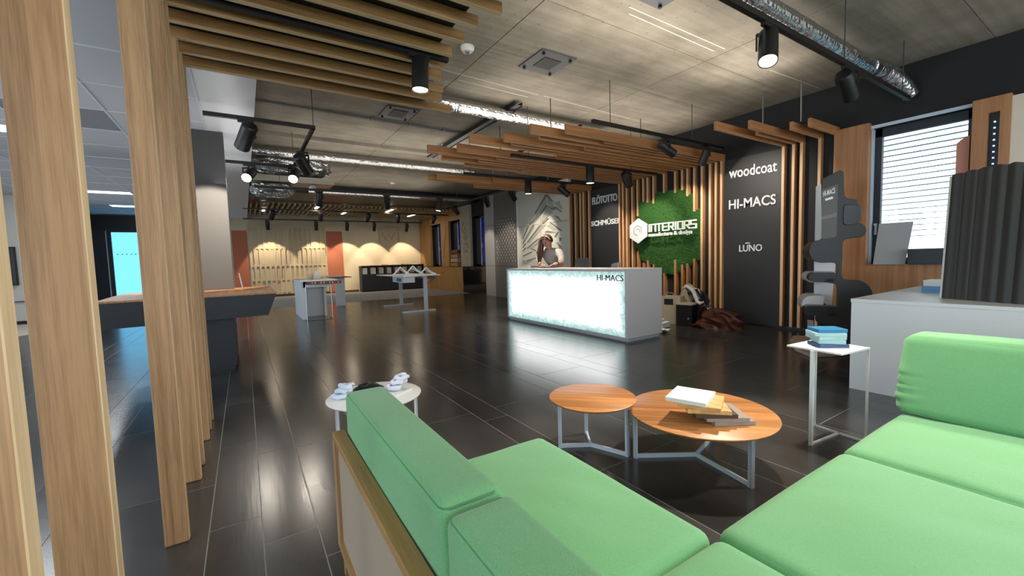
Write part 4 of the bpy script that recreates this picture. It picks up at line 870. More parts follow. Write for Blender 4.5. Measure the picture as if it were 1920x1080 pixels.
# fan of sample boards
SB = [('smoke', .30, .0, 'lowest grey ash sample board in the fan on the coffee table', 'ash'), ('ash', .30, 0, 'second grey sample board from the bottom of the fan', 'ash'), ('x', 0, 0, 'dark smoked sample board under the two oak boards', 'wood_round'),
      ('x', 0, 0, 'lower oak sample board in the fan', 'oakboard'), ('x', 0, 0, 'upper oak sample board directly under the white board', 'oakboard'), ('x', 0, 0, 'white sample board on top of the fan on the coffee table', 'white')]
ctr = [(2.505, 1.475), (2.495, 1.50), (2.475, 1.53), (2.46, 1.545), (2.44, 1.575), (2.425, 1.625)]
rot = [-.66, -.78, -.95, -1.05, -1.12, -.58 - .57]
FAN = [((1340.8, 792), (1417.2, 789.3)), ((1325.6, 783.8), (1406.8, 783.8)), ((1305, 777), (1384.6, 777.5)), ((1289.4, 767.5), (1372.8, 771.3)), ((1269.3, 755.3), (1352, 767)), ((1247, 743.5), (1323.5, 756.7))]
for i, (_, _, _, lab, mm) in enumerate(SB):
    z1 = .3665 + .0265 * i; fl_, fr_ = at(2, z1, *FAN[i][0]), at(2, z1, *FAN[i][1]); u = (fr_ - fl_).normalized(); v_ = Vector((-u.y, u.x, 0)); L_ = (fr_ - fl_).length
    if L_ > .36: fl_ = fr_ - u * .36
    dp = .27; c = fl_ + v_ * dp
    o = G().prism([(p.x, p.y, z1 - .026) for p in (fl_, fr_, fr_ + v_ * dp, fl_ + v_ * dp)], (0, 0, .026)).build('sample_board', mm, bevel=.002)
    tag(o, lab, 'board', 'fanned sample boards')
# white round table behind the sofa
wt = round_table('white_side_table', 'round white metal table behind the green sofa', (.735, 3.02), .325, .46, .018, 'white', 'white', [(.49, 3.14), (1.01, 2.93), (.60, 2.76)], (.72, 3.02), None, .02)
def ring(name, label, c, r, tube_r, seed, m='paper'):
    R_ = random.Random(seed); t = thing(name, label, 'cloth', (c[0], c[1], c[2]))
    for k in range(3):
        pts = [(c[0] + (r + R_.uniform(-.02, .02)) * math.cos(a) + .02 * k, c[1] + (r * .8 + R_.uniform(-.02, .02)) * math.sin(a), c[2] + tube_r + .03 * k + R_.uniform(0, .02)) for a in [2 * PI * j / 10 for j in range(11)]]
        G().tube(pts, [tube_r * R_.uniform(.8, 1.3) for _ in pts], 8).build('fold', m, t, smooth=True)
c_ = at(2, .47, 742, 728); ring('white_cloth', 'crumpled white cloth on the right part of the round white table', (c_.x, c_.y, .462), .045, .016, 1, plain('bluish white cloth', (226, 230, 244), .8))
c_ = at(2, .47, 640, 745); ring('white_cloth', 'crumpled white cloth at the left rim of the round white table', (c_.x, c_.y, .462), .035, .015, 2, plain('white cloth', (220, 228, 244), .8))
c_ = at(2, .52, 686, 716); heap('black_pouch', 'black leather pouch on the round white table behind the cushion', 'bag', (c_.x, c_.y - .06, .462), .10, .05, .06, 'blackcloth', 5, 18)
c_ = at(2, .47, 756, 735); flat('white_strip', c_.x, c_.y, .4605, .17, .022, .012, .55, 'white', 'small white strip lying on the round white table', 'strip')

# thin white side table with acrylic blocks
st = thing('side_table', 'slim rectangular white metal side table in front of the white counter', 'table', (3.55, 1.30, 0))
cs = [(3.386, 1.502), (3.776, 1.464), (3.711, 1.103), (3.347, 1.147)]
G().prism([(a, b, .69) for a, b in cs], (0, 0, .011)).build('tabletop', 'white', st)
pm = ((cs[0][0] + cs[3][0]) / 2, (cs[0][1] + cs[3][1]) / 2); pb = ((cs[1][0] + cs[2][0]) / 2, (cs[1][1] + cs[2][1]) / 2)
for a, b, w_ in ((pm[0], pm[1], .022), (cs[1][0] - .01, cs[1][1] - .005, .014), (cs[2][0] - .008, cs[2][1] + .008, .014)):
    G().box(a - w_ / 2, a + w_ / 2, b - w_ / 2, b + w_ / 2, 0, .69).build('leg', 'white', st)
G().bar((pm[0], pm[1], .008), (pb[0], pb[1], .008), .014, .014).bar((cs[1][0] - .01, cs[1][1], .008), (cs[2][0] - .008, cs[2][1], .008), .014, .014).build('foot_bar', 'white', st)
zz = .7015
for i, (mm, sx, sy, ox, oy, a, h, lab) in enumerate((('navyac', .20, .15, 0, -.005, .1, .022, 'dark blue acrylic block at the bottom of the stack'), ('ice', .17, .15, .01, .0, -.1, .03, 'ice clear acrylic block, lowest of the three pale ones'), ('ice', .19, .16, .0, .01, .12, .026, 'ice clear acrylic block, middle of the three pale ones'), ('ice', .20, .16, -.012, .006, -.06, .026, 'ice clear acrylic block, just under the blue one'), ('blue', .19, .15, -.008, .0, .05, .026, 'bright blue acrylic block on top of the stack'))):
    a += -.75; u = Vector((math.cos(a), math.sin(a), 0)); v_ = Vector((-math.sin(a), math.cos(a), 0)); cx, cy = 3.575 + ox, 1.315 + oy
    g = G().obox((cx, cy, zz + h / 2), u * sx / 2, v_ * sy / 2, (0, 0, h / 2))
    tag(g.build('acrylic_block', mm, loc=(cx, cy, zz), bevel=.003), lab, 'block', 'acrylic blocks on the side table'); zz += h + .0006

# ================================================================== COUNTER ON THE RIGHT
cn = thing('display_counter', 'large white box counter behind the green sofa arm on the right', 'counter', (6.2, .6, 0))
G().box(5.09, 7.29, -1.4, 1.68, .876, .91).build('worktop', 'white', cn, bevel=.002)
G().box(5.095, 5.125, -1.4, 1.675, 0, .876).build('front_panel', 'white', cn); G().box(5.125, 7.28, 1.645, 1.675, 0, .876).build('side_panel', 'white', cn); G().box(7.25, 7.28, -1.4, 1.645, 0, .876).build('back_panel', 'white', cn)
G().tube([(6.9 + .32 * math.cos(a), 1.15 + .32 * math.sin(a), .912) for a in [1.2 + i * .3 for i in range(12)]], .004, 6).build('engraved_line', 'silver', cn)
# fluted board leaning on the counter
fb = thing('fluted_board', 'tall charcoal fluted board standing on the white counter', 'board', (5.5, .8, .91))
P0 = Vector((5.62, 1.13, .91)); P1 = Vector((5.30, .45, .91)); uu = (P1 - P0).normalized(); nn = Vector((uu.y, -uu.x, 0)); nn = -nn if nn.x > 0 else nn
top_ = Vector((.0, .0, 0)); L_ = 1.25; H_ = 1.15; lean = .06
def wave(s): return .014 * (abs(math.sin(s * 31)) ** .6 + .3 * math.sin(s * 71))
N_ = 220
prof = [(L_ * i / N_) for i in range(N_ + 1)]
vs = []; fs = []
for s_ in prof:
    for z in (0, H_):
        b_ = P0 + uu * s_ - nn * lean * z / H_
        vs.append(b_ + nn * (wave(s_) + .02) + Vector((0, 0, z + (.02 * math.sin(s_ * 5) + .012 * abs(math.sin(s_ * 31)) if z else 0)))); vs.append(b_ - nn * .02 + Vector((0, 0, z)))
for i in range(N_):
    a = i * 4; fs += [(a, a + 4, a + 6, a + 2), (a + 1, a + 3, a + 7, a + 5), (a + 2, a + 6, a + 7, a + 3), (a, a + 1, a + 5, a + 4)]
fs += [(0, 2, 3, 1), (N_ * 4, N_ * 4 + 1, N_ * 4 + 3, N_ * 4 + 2)]
G().add(vs, fs).build('fluted_face', 'corr', fb)
G().obox(P0 - uu * .010 - nn * .004 + Vector((0, 0, H_ / 2)) - nn * lean / 2, uu * .010, nn * .022, Vector((0, 0, H_ / 2)) - nn * lean / 2).build('white_edge', 'white', fb)
# books
b1 = thing('book', 'blue covered book, lower of the two lying on the counter', 'book', (6.35, 1.28, .91)); G().box(6.22, 6.52, 1.05, 1.425, .911, .98).build('cover', 'bluebook', b1, bevel=.003); G().box(6.214, 6.222, 1.15, 1.40, .935, .94).build('title_line', 'blue', b1)
b2 = thing('book', 'white book lying on top of the blue book', 'book', (6.35, 1.28, .981)); G().box(6.23, 6.52, 1.08, 1.412, .981, 1.035).build('pages', 'paper', b2); G().box(6.224, 6.53, 1.07, 1.417, 1.035, 1.041).build('cover', 'white', b2)

# sill objects
c0 = at(0, 8.1, 1637, 497); c1 = at(0, 8.1, 1697, 497)
tag(G().prism([(8.09, c0.y, SILL + .004), (8.09, c1.y, SILL + .004), (8.19, c1.y - .05, SILL + .62), (8.19, c0.y - .03, SILL + .62)], (.012, 0, 0)).build('sample_sheet', 'sample'), 'pale grey woven sample sheet leaning in the window', 'sheet')
c2 = at(0, 8.05, 1699, 497); tag(G().box(8.0, 8.14, 1.44, c2.y - .02, SILL + .005, SILL + .225).build('dark_box', 'frame', bevel=.004), 'dark grey box on the window sill beside the sample sheet', 'box')
c3 = at(0, 8.2, 1793, 300); c4 = at(0, 8.2, 1817, 300)
tag(G().prism([(8.18, c4.y, SILL + .005), (8.18, c3.y, SILL + .005), (8.18, c3.y, 2.78), (8.18, c3.y - .05, 2.83), (8.18, c4.y, 2.86)], (.02, 0, 0)).build('terracotta_board', 'pinkboard'), 'tall pinkish terracotta board standing in the right of the window', 'board')

# ================================================================== SCULPTED SAMPLE STAND
n_ = Vector((.8658, .5004, 0)); u_ = Vector((.5004, -.8658, 0)); PC = Vector((6.80, 2.52, 0))
def onstand(x, y, dpt=0):
    d = ray(x, y); o0 = PC + n_ * dpt; t = (o0 - EYE).dot(n_) / d.dot(n_); return EYE + d * t
ss = thing('sample_stand', 'sculpted charcoal and white sample stand with curled shelves beside the window', 'display stand', (6.85, 2.55, 0))
c1_ = lambda a, b: (1460 + a / 5.4, 300 + b / 5.4); c2_ = lambda a, b: (1470 + a / 5.4, 480 + b / 5.4)
black_ = [c1_(435, 205), c1_(450, 185), c1_(590, 118), c1_(620, 104), c1_(648, 110), c1_(660, 130), c1_(665, 330), c1_(675, 370), c1_(700, 393), c1_(780, 398), c1_(800, 405), c1_(802, 450), c1_(835, 480), c1_(850, 540), c1_(835, 600), c1_(800, 640), c1_(850, 645), c1_(885, 680), c1_(892, 720), c1_(875, 760), c1_(830, 782), c1_(700, 795), c1_(665, 810), c1_(650, 840), c1_(645, 1000),
          c2_(588, 60), c2_(585, 190), c2_(600, 232), c2_(640, 243), c2_(760, 243), c2_(830, 270), c2_(870, 310), c2_(900, 370), c2_(900, 900), c2_(560, 900), c2_(520, 720), c2_(460, 712), c2_(420, 690), c2_(350, 682), c2_(318, 655), c2_(316, 610), c2_(340, 578), c2_(400, 562), c2_(500, 558), c2_(535, 540), c2_(538, 300), c2_(520, 280), c2_(470, 275), c2_(395, 265), c2_(395, 240), c2_(470, 225), c2_(515, 215), c2_(535, 190), c2_(538, 100), c2_(525, 75), c2_(490, 66), c2_(370, 70), c2_(300, 50),
          c1_(340, 1010), c1_(312, 960), c1_(305, 910), c1_(325, 850), c1_(365, 818), c1_(440, 808)]
def chaikin(pts, n=2):
    for _ in range(n):
        q = []
        for a, b in zip(pts, pts[1:] + pts[:1]):
            a, b = Vector(a), Vector(b); k = min(.25, 2.2 / max((b - a).length, 1e-6) * 2); q += [tuple(a.lerp(b, k)), tuple(b.lerp(a, k))]
        pts = q
    return pts
P_ = [onstand(*p) for p in chaikin(black_)]
for p in P_: p.z = max(p.z, .045)
o = G().prism(P_, n_ * .035).build('charcoal_profile', 'rack', ss); smooth_angle(o, 30)
for m_ in (): pass
b = o.modifiers.new('bevel', 'BEVEL'); b.width = .006; b.segments = 2; b.limit_method = 'ANGLE'; b.angle_limit = math.radians(50)
P_ = [onstand(*p) for p in chaikin([c1_(655, 470), c1_(675, 450), c1_(790, 452), c1_(830, 490), c1_(842, 545), c1_(825, 600), c1_(790, 645), c1_(740, 660), c1_(670, 660), c1_(652, 640)])]
o = G().prism(P_, -n_ * .02).build('raised_tongue', plain('aubergine solid surface', (44, 40, 48), .3), ss, bevel=.006)
# shelves run back from the profile; the far half is white
def shelf(px0, px1, py0, py1, d0, d1, m, name, curve=True):
    a = onstand(px0, (py0 + py1) / 2, d0); h = abs(onstand(px0, py0, d0).z - onstand(px0, py1, d0).z) / 2; b_ = onstand(px1, (py0 + py1) / 2, d0)
    wv = (b_ - a); ln = wv.dot(u_); zc = a.z; pts = []
    for k in range(13):
        g_ = PI / 2 + PI * k / 12; pts.append((h * math.cos(g_) + h, h * math.sin(g_)))
    pts += [(ln, -h), (ln, h)]
    base_ = Vector((a.x, a.y, zc))
    o = G().prism([base_ + u_ * x_ + Vector((0, 0, z_)) for x_, z_ in pts], n_ * (d1 - d0)).build(name, m, ss); smooth_angle(o, 40)
shelf(*c1_(305, 0)[:1], c1_(560, 0)[0], c1_(0, 815)[1], c1_(0, 1035)[1], .03, .62, 'rack', 'curled_shelf')
shelf(c2_(250, 0)[0], c2_(520, 0)[0], c2_(0, 172)[1], c2_(0, 262)[1], .0, .20, 'rack', 'curled_shelf'); shelf(c2_(225, 0)[0], c2_(520, 0)[0], c2_(0, 165)[1], c2_(0, 268)[1], .20, .66, 'rackw', 'white_curled_shelf')
shelf(c2_(200, 0)[0], c2_(530, 0)[0], c2_(0, 505)[1], c2_(0, 600)[1], .0, .22, 'rack', 'curled_shelf'); shelf(c2_(180, 0)[0], c2_(400, 0)[0], c2_(0, 400)[1], c2_(0, 575)[1], .22, .70, 'rackw', 'white_curled_shelf')
# white rear profile: a slim upright
a = onstand(*c1_(375, 260), .30); b_ = onstand(*c1_(440, 800), .30)
wa = [onstand(*q_, .6) for q_ in (c1_(378, 270), c1_(392, 258), c1_(560, 200), c1_(580, 1000), c2_(480, 520), c2_(305, 420), c2_(305, 60), c1_(368, 800))]
G().prism(wa, n_ * .03).build('white_profile', 'rackw', ss)
# recessed board with name
P_ = [onstand(*c1_(*p)) for p in ((440, 300), (600, 245), (585, 770), (560, 785), (430, 800))]
G().prism(P_, -n_ * .004).build('header_board', plain('header board', (100, 97, 94), .5), ss)
P_ = [onstand(*c1_(*p)) for p in ((436, 572), (588, 535), (587, 572), (434, 606))]
G().prism(P_, -n_ * .006).build('header_strip', plain('header strip', (132, 122, 124), .5), ss)
tx_ = lettering('HI-MACS', 0, 0, -1, 0, 1, depth=.004, bold=.02)
a = onstand(*c1_(447, 375)); b_ = onstand(*c1_(570, 335)); t_ = onstand(*c1_(447, 320))
tx_.v = [tuple(a + (b_ - a) * (-p[1]) + (t_ - a) * p[2] - n_ * (.006 + abs(p[0]))) for p in tx_.v]
tx_.build('header_lettering', 'letter', ss)
a = onstand(*c1_(470, 405)); b_ = onstand(*c1_(548, 380))
G().bar(a - n_ * .008, b_ - n_ * .008, .004, .03).build('header_line', 'letter', ss)
P_ = [onstand(*p) for p in (c2_(248, 655), c2_(312, 665), c2_(314, 755), c2_(250, 740))]
G().prism([p + n_ * .1 for p in P_], n_ * .004).build('small_plate', 'greyboard', ss)
tag(G().prism([(a, b, 0) for a, b in ((7.39, 3.19), (6.95, 3.04), (6.42, 2.74), (6.17, 2.45), (6.42, 2.30), (6.9, 2.16), (7.6, 2.3), (7.9, 2.7))][::-1], (0, 0, .045)).build('stone_plinth', 'stone', bevel=.012), 'low cream stone slab on the floor under the sample stand', 'plinth')

# ================================================================== TRACKS, SPOTLIGHTS
def track(pts, label, rods=(), zt=CEIL):
    t = thing('lighting_track', label, 'track', pts[0])
    g = G()
    for a, b in zip(pts, pts[1:]):
        a, b = Vector(a), Vector(b); e = (b - a).normalized() * .017; g.bar(a - e, b + e, .046, .05)
    g.build('rail', 'black', t)
    if rods:
        for x, y in rods: G().cyl((x, y, pts[0][2] + .015), (x, y, zt), .006, 6).build('hanger_rod', 'cable', t)
    return t
track([(-.30, 3.515, 3.185), (1.62, 3.515, 3.185)], 'black lighting track set between the foreground oak beams', [(.2, 3.515), (1.3, 3.515)])
track([(.4, 1.91, 3.36), (7.49, 1.91, 3.36)], 'long black lighting track under the silver duct at upper right', [(2.9, 1.91), (5.45, 1.91), (7.25, 1.91)])
track([(4.43, 4.6, 3.38), (7.75, 4.6, 3.38)], 'black lighting track along the near edge of the centre canopy', [(4.78, 4.6), (6.8, 4.6)])
track([(3.95, 6.07, 3.165), (7.7, 6.07, 3.165)], 'black lighting track set into the centre canopy', [(4.3, 6.07), (6.9, 6.07)])
track([(4.06, 8.1, 3.25), (7.0, 8.1, 3.25)], 'black lighting track between centre canopy and small far canopy', [(4.2, 8.1), (6.5, 8.1)])
track([(-.30, 6.62, 3.35), (.955, 6.62, 3.35), (.955, 9.4, 3.35), (-.15, 9.4, 3.35)], 'U-shaped black lighting track beside the greige column', [(.955, 6.62), (.955, 9.38)])
track([(6.55, 9.9, 3.42), (6.55, 15.2, 3.42)], 'black lighting track along the perforated board wall', [(6.55, 10.2), (6.55, 14.6)])
ZC = at(1, 10.9, 640, 359).z
track([(.32, 10.9, ZC), (5.6, 10.9, ZC)], 'black lighting track crossing in front of the silver air unit', [(.8, 10.9), (5.2, 10.9)])
track([(.11, 17.9, 3.5), (8.05, 17.9, 3.5)], 'upper of the two far black lighting tracks by the cream wall', [(.6, 17.9), (7.4, 17.9)])
track([(.10, 20.7, 3.40), (7.85, 20.7, 3.40)], 'lower far black lighting track right before the cream wall', [(.4, 20.7), (7.5, 20.7)])

def spot(anchor, aim, label, lit=True, r=.075, ln=.30, watts=60, angle=50, blend=.6, drop=.07, col=NEUT, face=None):
    a = Vector(anchor); d = (Vector(aim) - a).normalized()
    t = thing('track_spotlight', label, 'spotlight', tuple(a), 'track spotlights')
    G().box(a.x - .09, a.x + .09, a.y - .02, a.y + .02, a.z - .045, a.z - .012).build('adapter', 'black', t)
    piv = a + Vector((0, 0, -.045 - drop - r)); sd = d.cross(Vector((0, 0, 1)))
    if sd.length < .05: sd = Vector((0, 1, 0))
    sd.normalize()
    G().cyl(a - Vector((0, 0, .04)), a - Vector((0, 0, .09 + drop * .3)), .018, 10).bar(a + sd * 0 - Vector((0, 0, .06 + drop * .3)), a + sd * (r + .012) - Vector((0, 0, .06 + drop * .3)), .03, .016, (1, 0, .3)).bar(a + sd * (r + .012) - Vector((0, 0, .055 + drop * .3)), piv + sd * (r + .012) - Vector((0, 0, .02)), .034, .014, tuple(sd)).build('bracket', 'black', t)
    b0 = piv - d * ln * .45; b1 = piv + d * ln * .55
    o = G().tube([b0 - d * .02, b0, b1 - d * .001], [r * .82, r, r], 24).build('body', 'black', t); smooth_angle(o, 40)
    G().tube([b1 - d * .004, b1 + d * .012], r, 24, False).build('rim', 'black', o, smooth=True)
    G().cyl(b1, b1 + d * .004, r * .89, 24).build('lens', 'lens' if lit else 'lensoff', o, label='lit lens' if lit else None)
    if watts:
        o = light('spot_lamp', 'SPOT', tuple(b1 + d * .03), tuple(b1 + d), watts, col, spot_size=math.radians(angle), spot_blend=blend, shadow_soft_size=.035)
spot((at(1, 3.515, 786, 95).x, 3.515, 3.18), (1.25, 3.515, 0), 'lit black spotlight hanging from the foreground oak beams', watts=70, angle=75, r=.072, ln=.24, drop=.05)
L6x = at(1, 1.91, 1441, 47).x
spot((L6x, 1.91, 3.35), (2.6, 1.30, .2), 'biggest lit black spotlight on the upper right track, shining towards the sofa', watts=400, angle=70, blend=.5, r=.075, ln=.30)
spot((at(1, 1.91, 1588, 125).x, 1.91, 3.35), (8.2, 2.25, 1.7), 'dark black spotlight turned to the window, near the upper right track end', lit=False, r=.085, ln=.30, watts=0)
light('spot_lamp', 'SPOT', (5.4, -.7, 3.35), (1.3, .7, .5), 480, NEUT, spot_size=math.radians(62), spot_blend=.7, shadow_soft_size=.10)
spot((at(1, 4.6, 1249, 262).x, 4.6, 3.37), (8.2, 4.2, 2.3), 'lit black spotlight tilted right above the near edge of the centre canopy', watts=140, angle=75)
spot((at(1, 4.6, 1322, 282).x, 4.6, 3.37), (8.15, 5.9, 2.2), 'dark black spotlight closest to the fins on the near canopy track', lit=False, watts=120, angle=60)
spot((at(1, 6.07, 1106, 307).x, 6.07, 3.155), (at(1, 6.07, 1106, 307).x, 6.07, 0), 'lit black spotlight pointing straight down under the centre canopy', watts=170, angle=112, blend=.8, r=.08, ln=.32, drop=.02)
spot((at(1, 6.07, 1175, 320).x, 6.07, 3.155), (8.0, 6.5, 2.0), 'dark black spotlight turned to the moss under the centre canopy', lit=False, watts=110, angle=75, r=.085, drop=.04)
spot((at(1, 8.1, 990, 340).x, 8.1, 3.245), (at(1, 8.1, 990, 340).x, 8.1, 0), 'lit black spotlight pointing down, left of the mountain relief top', watts=190, angle=85, r=.08, ln=.3, drop=.03)
spot((at(1, 8.1, 1056, 345).x, 8.1, 3.245), (8.1, 7.9, 2.3), 'dark tilted black spotlight in front of the mountain relief', lit=False, watts=80, angle=60)
spot((6.55, 10.1, 3.41), (8.15, 10.9, 2.0), 'dark tilted black spotlight at the left rim of the mountain relief', lit=False, watts=150, angle=62)
spot((6.55, 11.6, 3.41), (8.15, 12.9, 1.9), 'dark black spotlight turned to the perforated board', lit=False, watts=90, angle=50)
spot((6.55, 13.9, 3.41), (8.15, 14.2, 1.9), 'black spotlight in front of the nearest far window', lit=False, watts=70, angle=50)
spot((at(1, 10.9, 823, 366).x, 10.9, ZC - .01), (4.2, 11.0, 0.9), 'lit tilted black spotlight on the crossing track, right end', watts=60)
spot((at(1, 10.9, 725, 365).x, 10.9, ZC - .01), (4.0, 12.9, 1.0), 'black spotlight on the crossing track above the white desk', watts=50)
spot((at(1, 10.9, 598, 360).x, 10.9, ZC - .01), (1.6, 12.3, .9), 'black spotlight on the crossing track above the white lectern', watts=50)
spot((.137, 6.62, 3.34), (-.42, 8.0, 2.15), 'big black spotlight hanging before the column on the U-shaped track', lit=False, r=.095, ln=.34, watts=620, angle=50, blend=.3)
spot((.955, 8.0, 3.34), (2.2, 9.6, 1.6), 'black spotlight on the side run of the U-shaped track', lit=False, r=.095, ln=.32, watts=60)
spot((.195, 9.4, 3.34), (-.6, 7.4, 2.0), 'lit black spotlight at the left end of the U-shaped track', r=.09, ln=.3, watts=40, angle=50)
spot((.93, 9.1, 3.34), (.2, 7.0, 1.6), 'lit black spotlight at the far corner of the U-shaped track', r=.09, ln=.3, watts=40, angle=50)
ORD = ('leftmost', 'second from the left', 'third from the left', 'fourth from the left', 'rightmost')
for k, px in enumerate((501, 592, 650, 701, 762)):
    x_ = at(1, 20.7, px, 412).x
    spot((x_, 20.7, 3.39), (x_ + .1, 21.55, 1.7), 'small black spotlight on the lower far track, %s' % ORD[k], r=.075, ln=.34, watts=165, angle=74, blend=.25, col=WARM, drop=.12)
for k, px in enumerate((511, 601, 690, 746, 813)):
    x_ = at(1, 17.9, px, 402).x
    spot((x_, 17.9, 3.49), (x_ - .6 if k % 2 == 0 else x_ + .1, 19.6, 1.2), 'black spotlight on the upper far track, %s' % ORD[k], lit=False, r=.085, ln=.32, watts=60, angle=60, col=WARM)

# ================================================================== CEILING SERVICES
def duct(label, pts, r, seed, n=18, amp=.06, squash=.85):
    R_ = random.Random(seed); t = thing('foil_duct', label, 'duct', pts[0]); P_ = []
    for a, b in zip(pts, pts[1:]):
        a, b = Vector(a), Vector(b); m_ = max(2, int((b - a).length / .055))
        P_ += [a.lerp(b, i / m_) for i in range(m_)]
    P_.append(Vector(pts[-1])); g = G(); g.tube(P_, r, n)
    g.v = [(x + 0, y, z) for x, y, z in g.v]; vv = []
    for i, v in enumerate(g.v):
        c = P_[min(i // n, len(P_) - 1)]; o = Vector(v) - c; k = 1 + amp * (R_.random() - .5) * 2 * (.6 + .4 * math.sin(i // n * .3)); vv.append(tuple(c + Vector((o.x, o.y, o.z * squash)) * k))
    g.v = vv; o = g.build('foil_jacket', 'foil', t)
    return t
duct('silver foil duct under the concrete, right end of the oak beams', [(1.2, 6.2, 3.86), (6.4, 6.2, 3.86)], .11, 1)
duct('thin silver foil duct crossing the ceiling behind the column', [(.27, 10.65, 3.88), (5.6, 10.65, 3.88)], .085, 2)
t = duct('silver foil duct along the upper right track', [(2.6, 2.27, 3.86), (7.30, 2.27, 3.86)], .10, 3)
g = G(); pts = [(7.28, 2.27, 3.86), (7.45, 2.26, 3.885), (7.65, 2.22, 3.87), (7.85, 2.16, 3.80), (8.02, 2.10, 3.69), (8.16, 2.07, 3.58)]
P_ = []
for a, b in zip(pts, pts[1:]): P_ += [Vector(a).lerp(Vector(b), i / 12) for i in range(12)]
P_.append(Vector(pts[-1])); g.tube(P_, [.105 + .006 * (i % 2) for i in range(len(P_))], 20); o = g.build('flexible_bend', 'foil', t, smooth=True)
au = thing('air_unit', 'foil wrapped air unit with sheet steel band under the ceiling', 'air unit', (1.1, 11.5, 3.4))
def blob(c, rx, ry, rz, seed):
    R_ = random.Random(seed); g = G(); g.ball(c, 1, 16, (rx, ry, rz))
    g.v = [tuple(Vector(c) + Vector((math.copysign(abs((x - c[0]) / rx) ** .55, x - c[0]) * rx, y - c[1], z - c[2])) * (1 + .13 * (R_.random() - .5))) for x, y, z in g.v]; return g
blob((1.12, 11.45, 3.76), .86, .40, .25, 3).build('foil_bag', 'foil', au)
G().box(.27, 2.02, 11.25, 11.9, 3.37, 3.51).build('steel_band', 'sheet', au)
blob((.70, 11.6, 3.22), .46, .36, .17, 6).build('foil_bag', 'foil', au)
G().tube([(1.55, 11.5, 3.37), (1.58, 11.3, 3.3), (1.45, 11.1, 3.22)], .05, 12).build('outlet_pipe', 'white', au, smooth=True)
# dark service bulkhead with a silver duct, then the lattice ceiling
structure(G().box(.3, 8.2, 15.2, 17.2, 3.74, CEIL).build('ceiling_bulkhead', 'black'))
duct('long thin silver duct along the dark bulkhead far back', [(1.9, 15.0, 3.78), (7.6, 15.0, 3.78)], .09, 4, amp=.05)
lt = thing('lattice_ceiling', 'wooden slat lattice ceiling with light slots before the cream wall', 'slat ceiling', (4, 19, 3.62))
for k in range(46):
    x_ = .15 + k * .172; G().box(x_, x_ + .055, 17.3, 20.9, 3.60, 3.68).build('slat', 'lattice', lt)
for yy in (17.6, 19.1, 20.6): G().box(.1, 8.0, yy, yy + .05, 3.68, 3.74).build('cross_slat', 'honey', lt)
G().box(.1, 8.1, 17.2, 21.7, 3.80, 3.83).build('black_cover', 'black', lt)
for k, (px, yy) in enumerate(((494, 18.6), (595, 17.9), (645, 19.2), (730, 18.2), (771, 19.4))):
    x_ = at(2, 3.62, px, {494: 392, 595: 387, 645: 398, 730: 394, 771: 403}[px]); G().box(x_.x - .045, x_.x + .045, x_.y - .45, x_.y + .45, 3.575, 3.598).build('light_slot', 'strip', lt)
    light('slot_lamp', 'AREA', (x_.x, x_.y, 3.56), (x_.x, x_.y, 0), 14, WARM, shape='RECTANGLE', size=.1, size_y=.9)
def vent(x0, x1, y0, y1, label):
    t = thing('ceiling_vent', label, 'vent', ((x0 + x1) / 2, (y0 + y1) / 2, CEIL - .02), 'square ceiling plates')
    G().box(x0, x1, y0, y1, CEIL - .018, CEIL).build('plate', 'vent', t, bevel=.003)
    w_ = (x1 - x0) * .26; G().box(x0 + w_, x1 - w_, y0 + w_, y1 - w_, CEIL - .026, CEIL - .018).build('grille', 'ventd', t)
    for a in (x0 + .06, x1 - .06):
        for b in (y0 + .06, y1 - .06): G().cyl((a, b, CEIL - .05), (a, b, CEIL - .018), .02, 10).build('fixing', 'black', t)
vent(3.32, 3.88, 4.32, 4.88, 'square grey ceiling plate in the middle of the concrete'); vent(2.18, 2.72, 7.08, 7.70, 'square grey ceiling plate under the oak beam tips'); vent(3.34, 3.90, 2.47, 3.03, 'square grey ceiling plate cut by the top of the picture')
def detector(x, y, label, r=.07):
    t = thing('smoke_detector', label, 'detector', (x, y, CEIL - .07)); o = G().lathe([(r, CEIL), (r, CEIL - .03), (r * .8, CEIL - .045), (r * .72, CEIL - .06), (.001, CEIL - .065)], x, y, 28).build('housing', 'white', t); smooth_angle(o)
    G().lathe([(r * .35, CEIL - .062), (r * .3, CEIL - .075), (.001, CEIL - .075)], x, y, 16).build('sensor', 'grey', t)
detector(2.487, 4.76, 'white smoke detector beside the oak beam tips', .085); p = at(2, CEIL, 833, 272); detector(p.x, p.y, 'white smoke detector left of the centre canopy', .07)
p = at(2, CEIL, 736, 342); detector(p.x, p.y, 'small white smoke detector far back over the white desk', .07)
t = thing('conduit', 'thin grey conduit on the concrete running out under the oak beams', 'conduit', (2, 7.8, 4)); G().cyl((.26, 7.8, 4.005), (4.0, 7.9, 4.005), .018, 8).build('pipe', 'grey', t, smooth=True)
for x_ in (.7, 1.4, 2.1, 2.8, 3.5): G().box(x_, x_ + .02, 7.79, 7.91, 3.985, CEIL).build('clip', 'grey', t)
tag(G().box(.26, 4.0, 9.55, 9.75, 3.96, CEIL).build('ceiling_duct_cover', 'concrete'), 'flat concrete coloured duct cover across the ceiling behind the U-shaped track', 'duct cover')
t = thing('cable_tray', 'dark narrow cable tray running away to the back left of the centre canopy', 'cable tray', (3.95, 8, 3.95))
G().box(3.92, 3.94, 5.9, 9.8, 3.93, 4.0).box(4.06, 4.08, 5.9, 9.8, 3.93, 4.0).build('side_rail', 'black', t); G().box(3.94, 4.06, 5.9, 9.8, 3.945, 3.955).build('tray_base', 'vent', t)

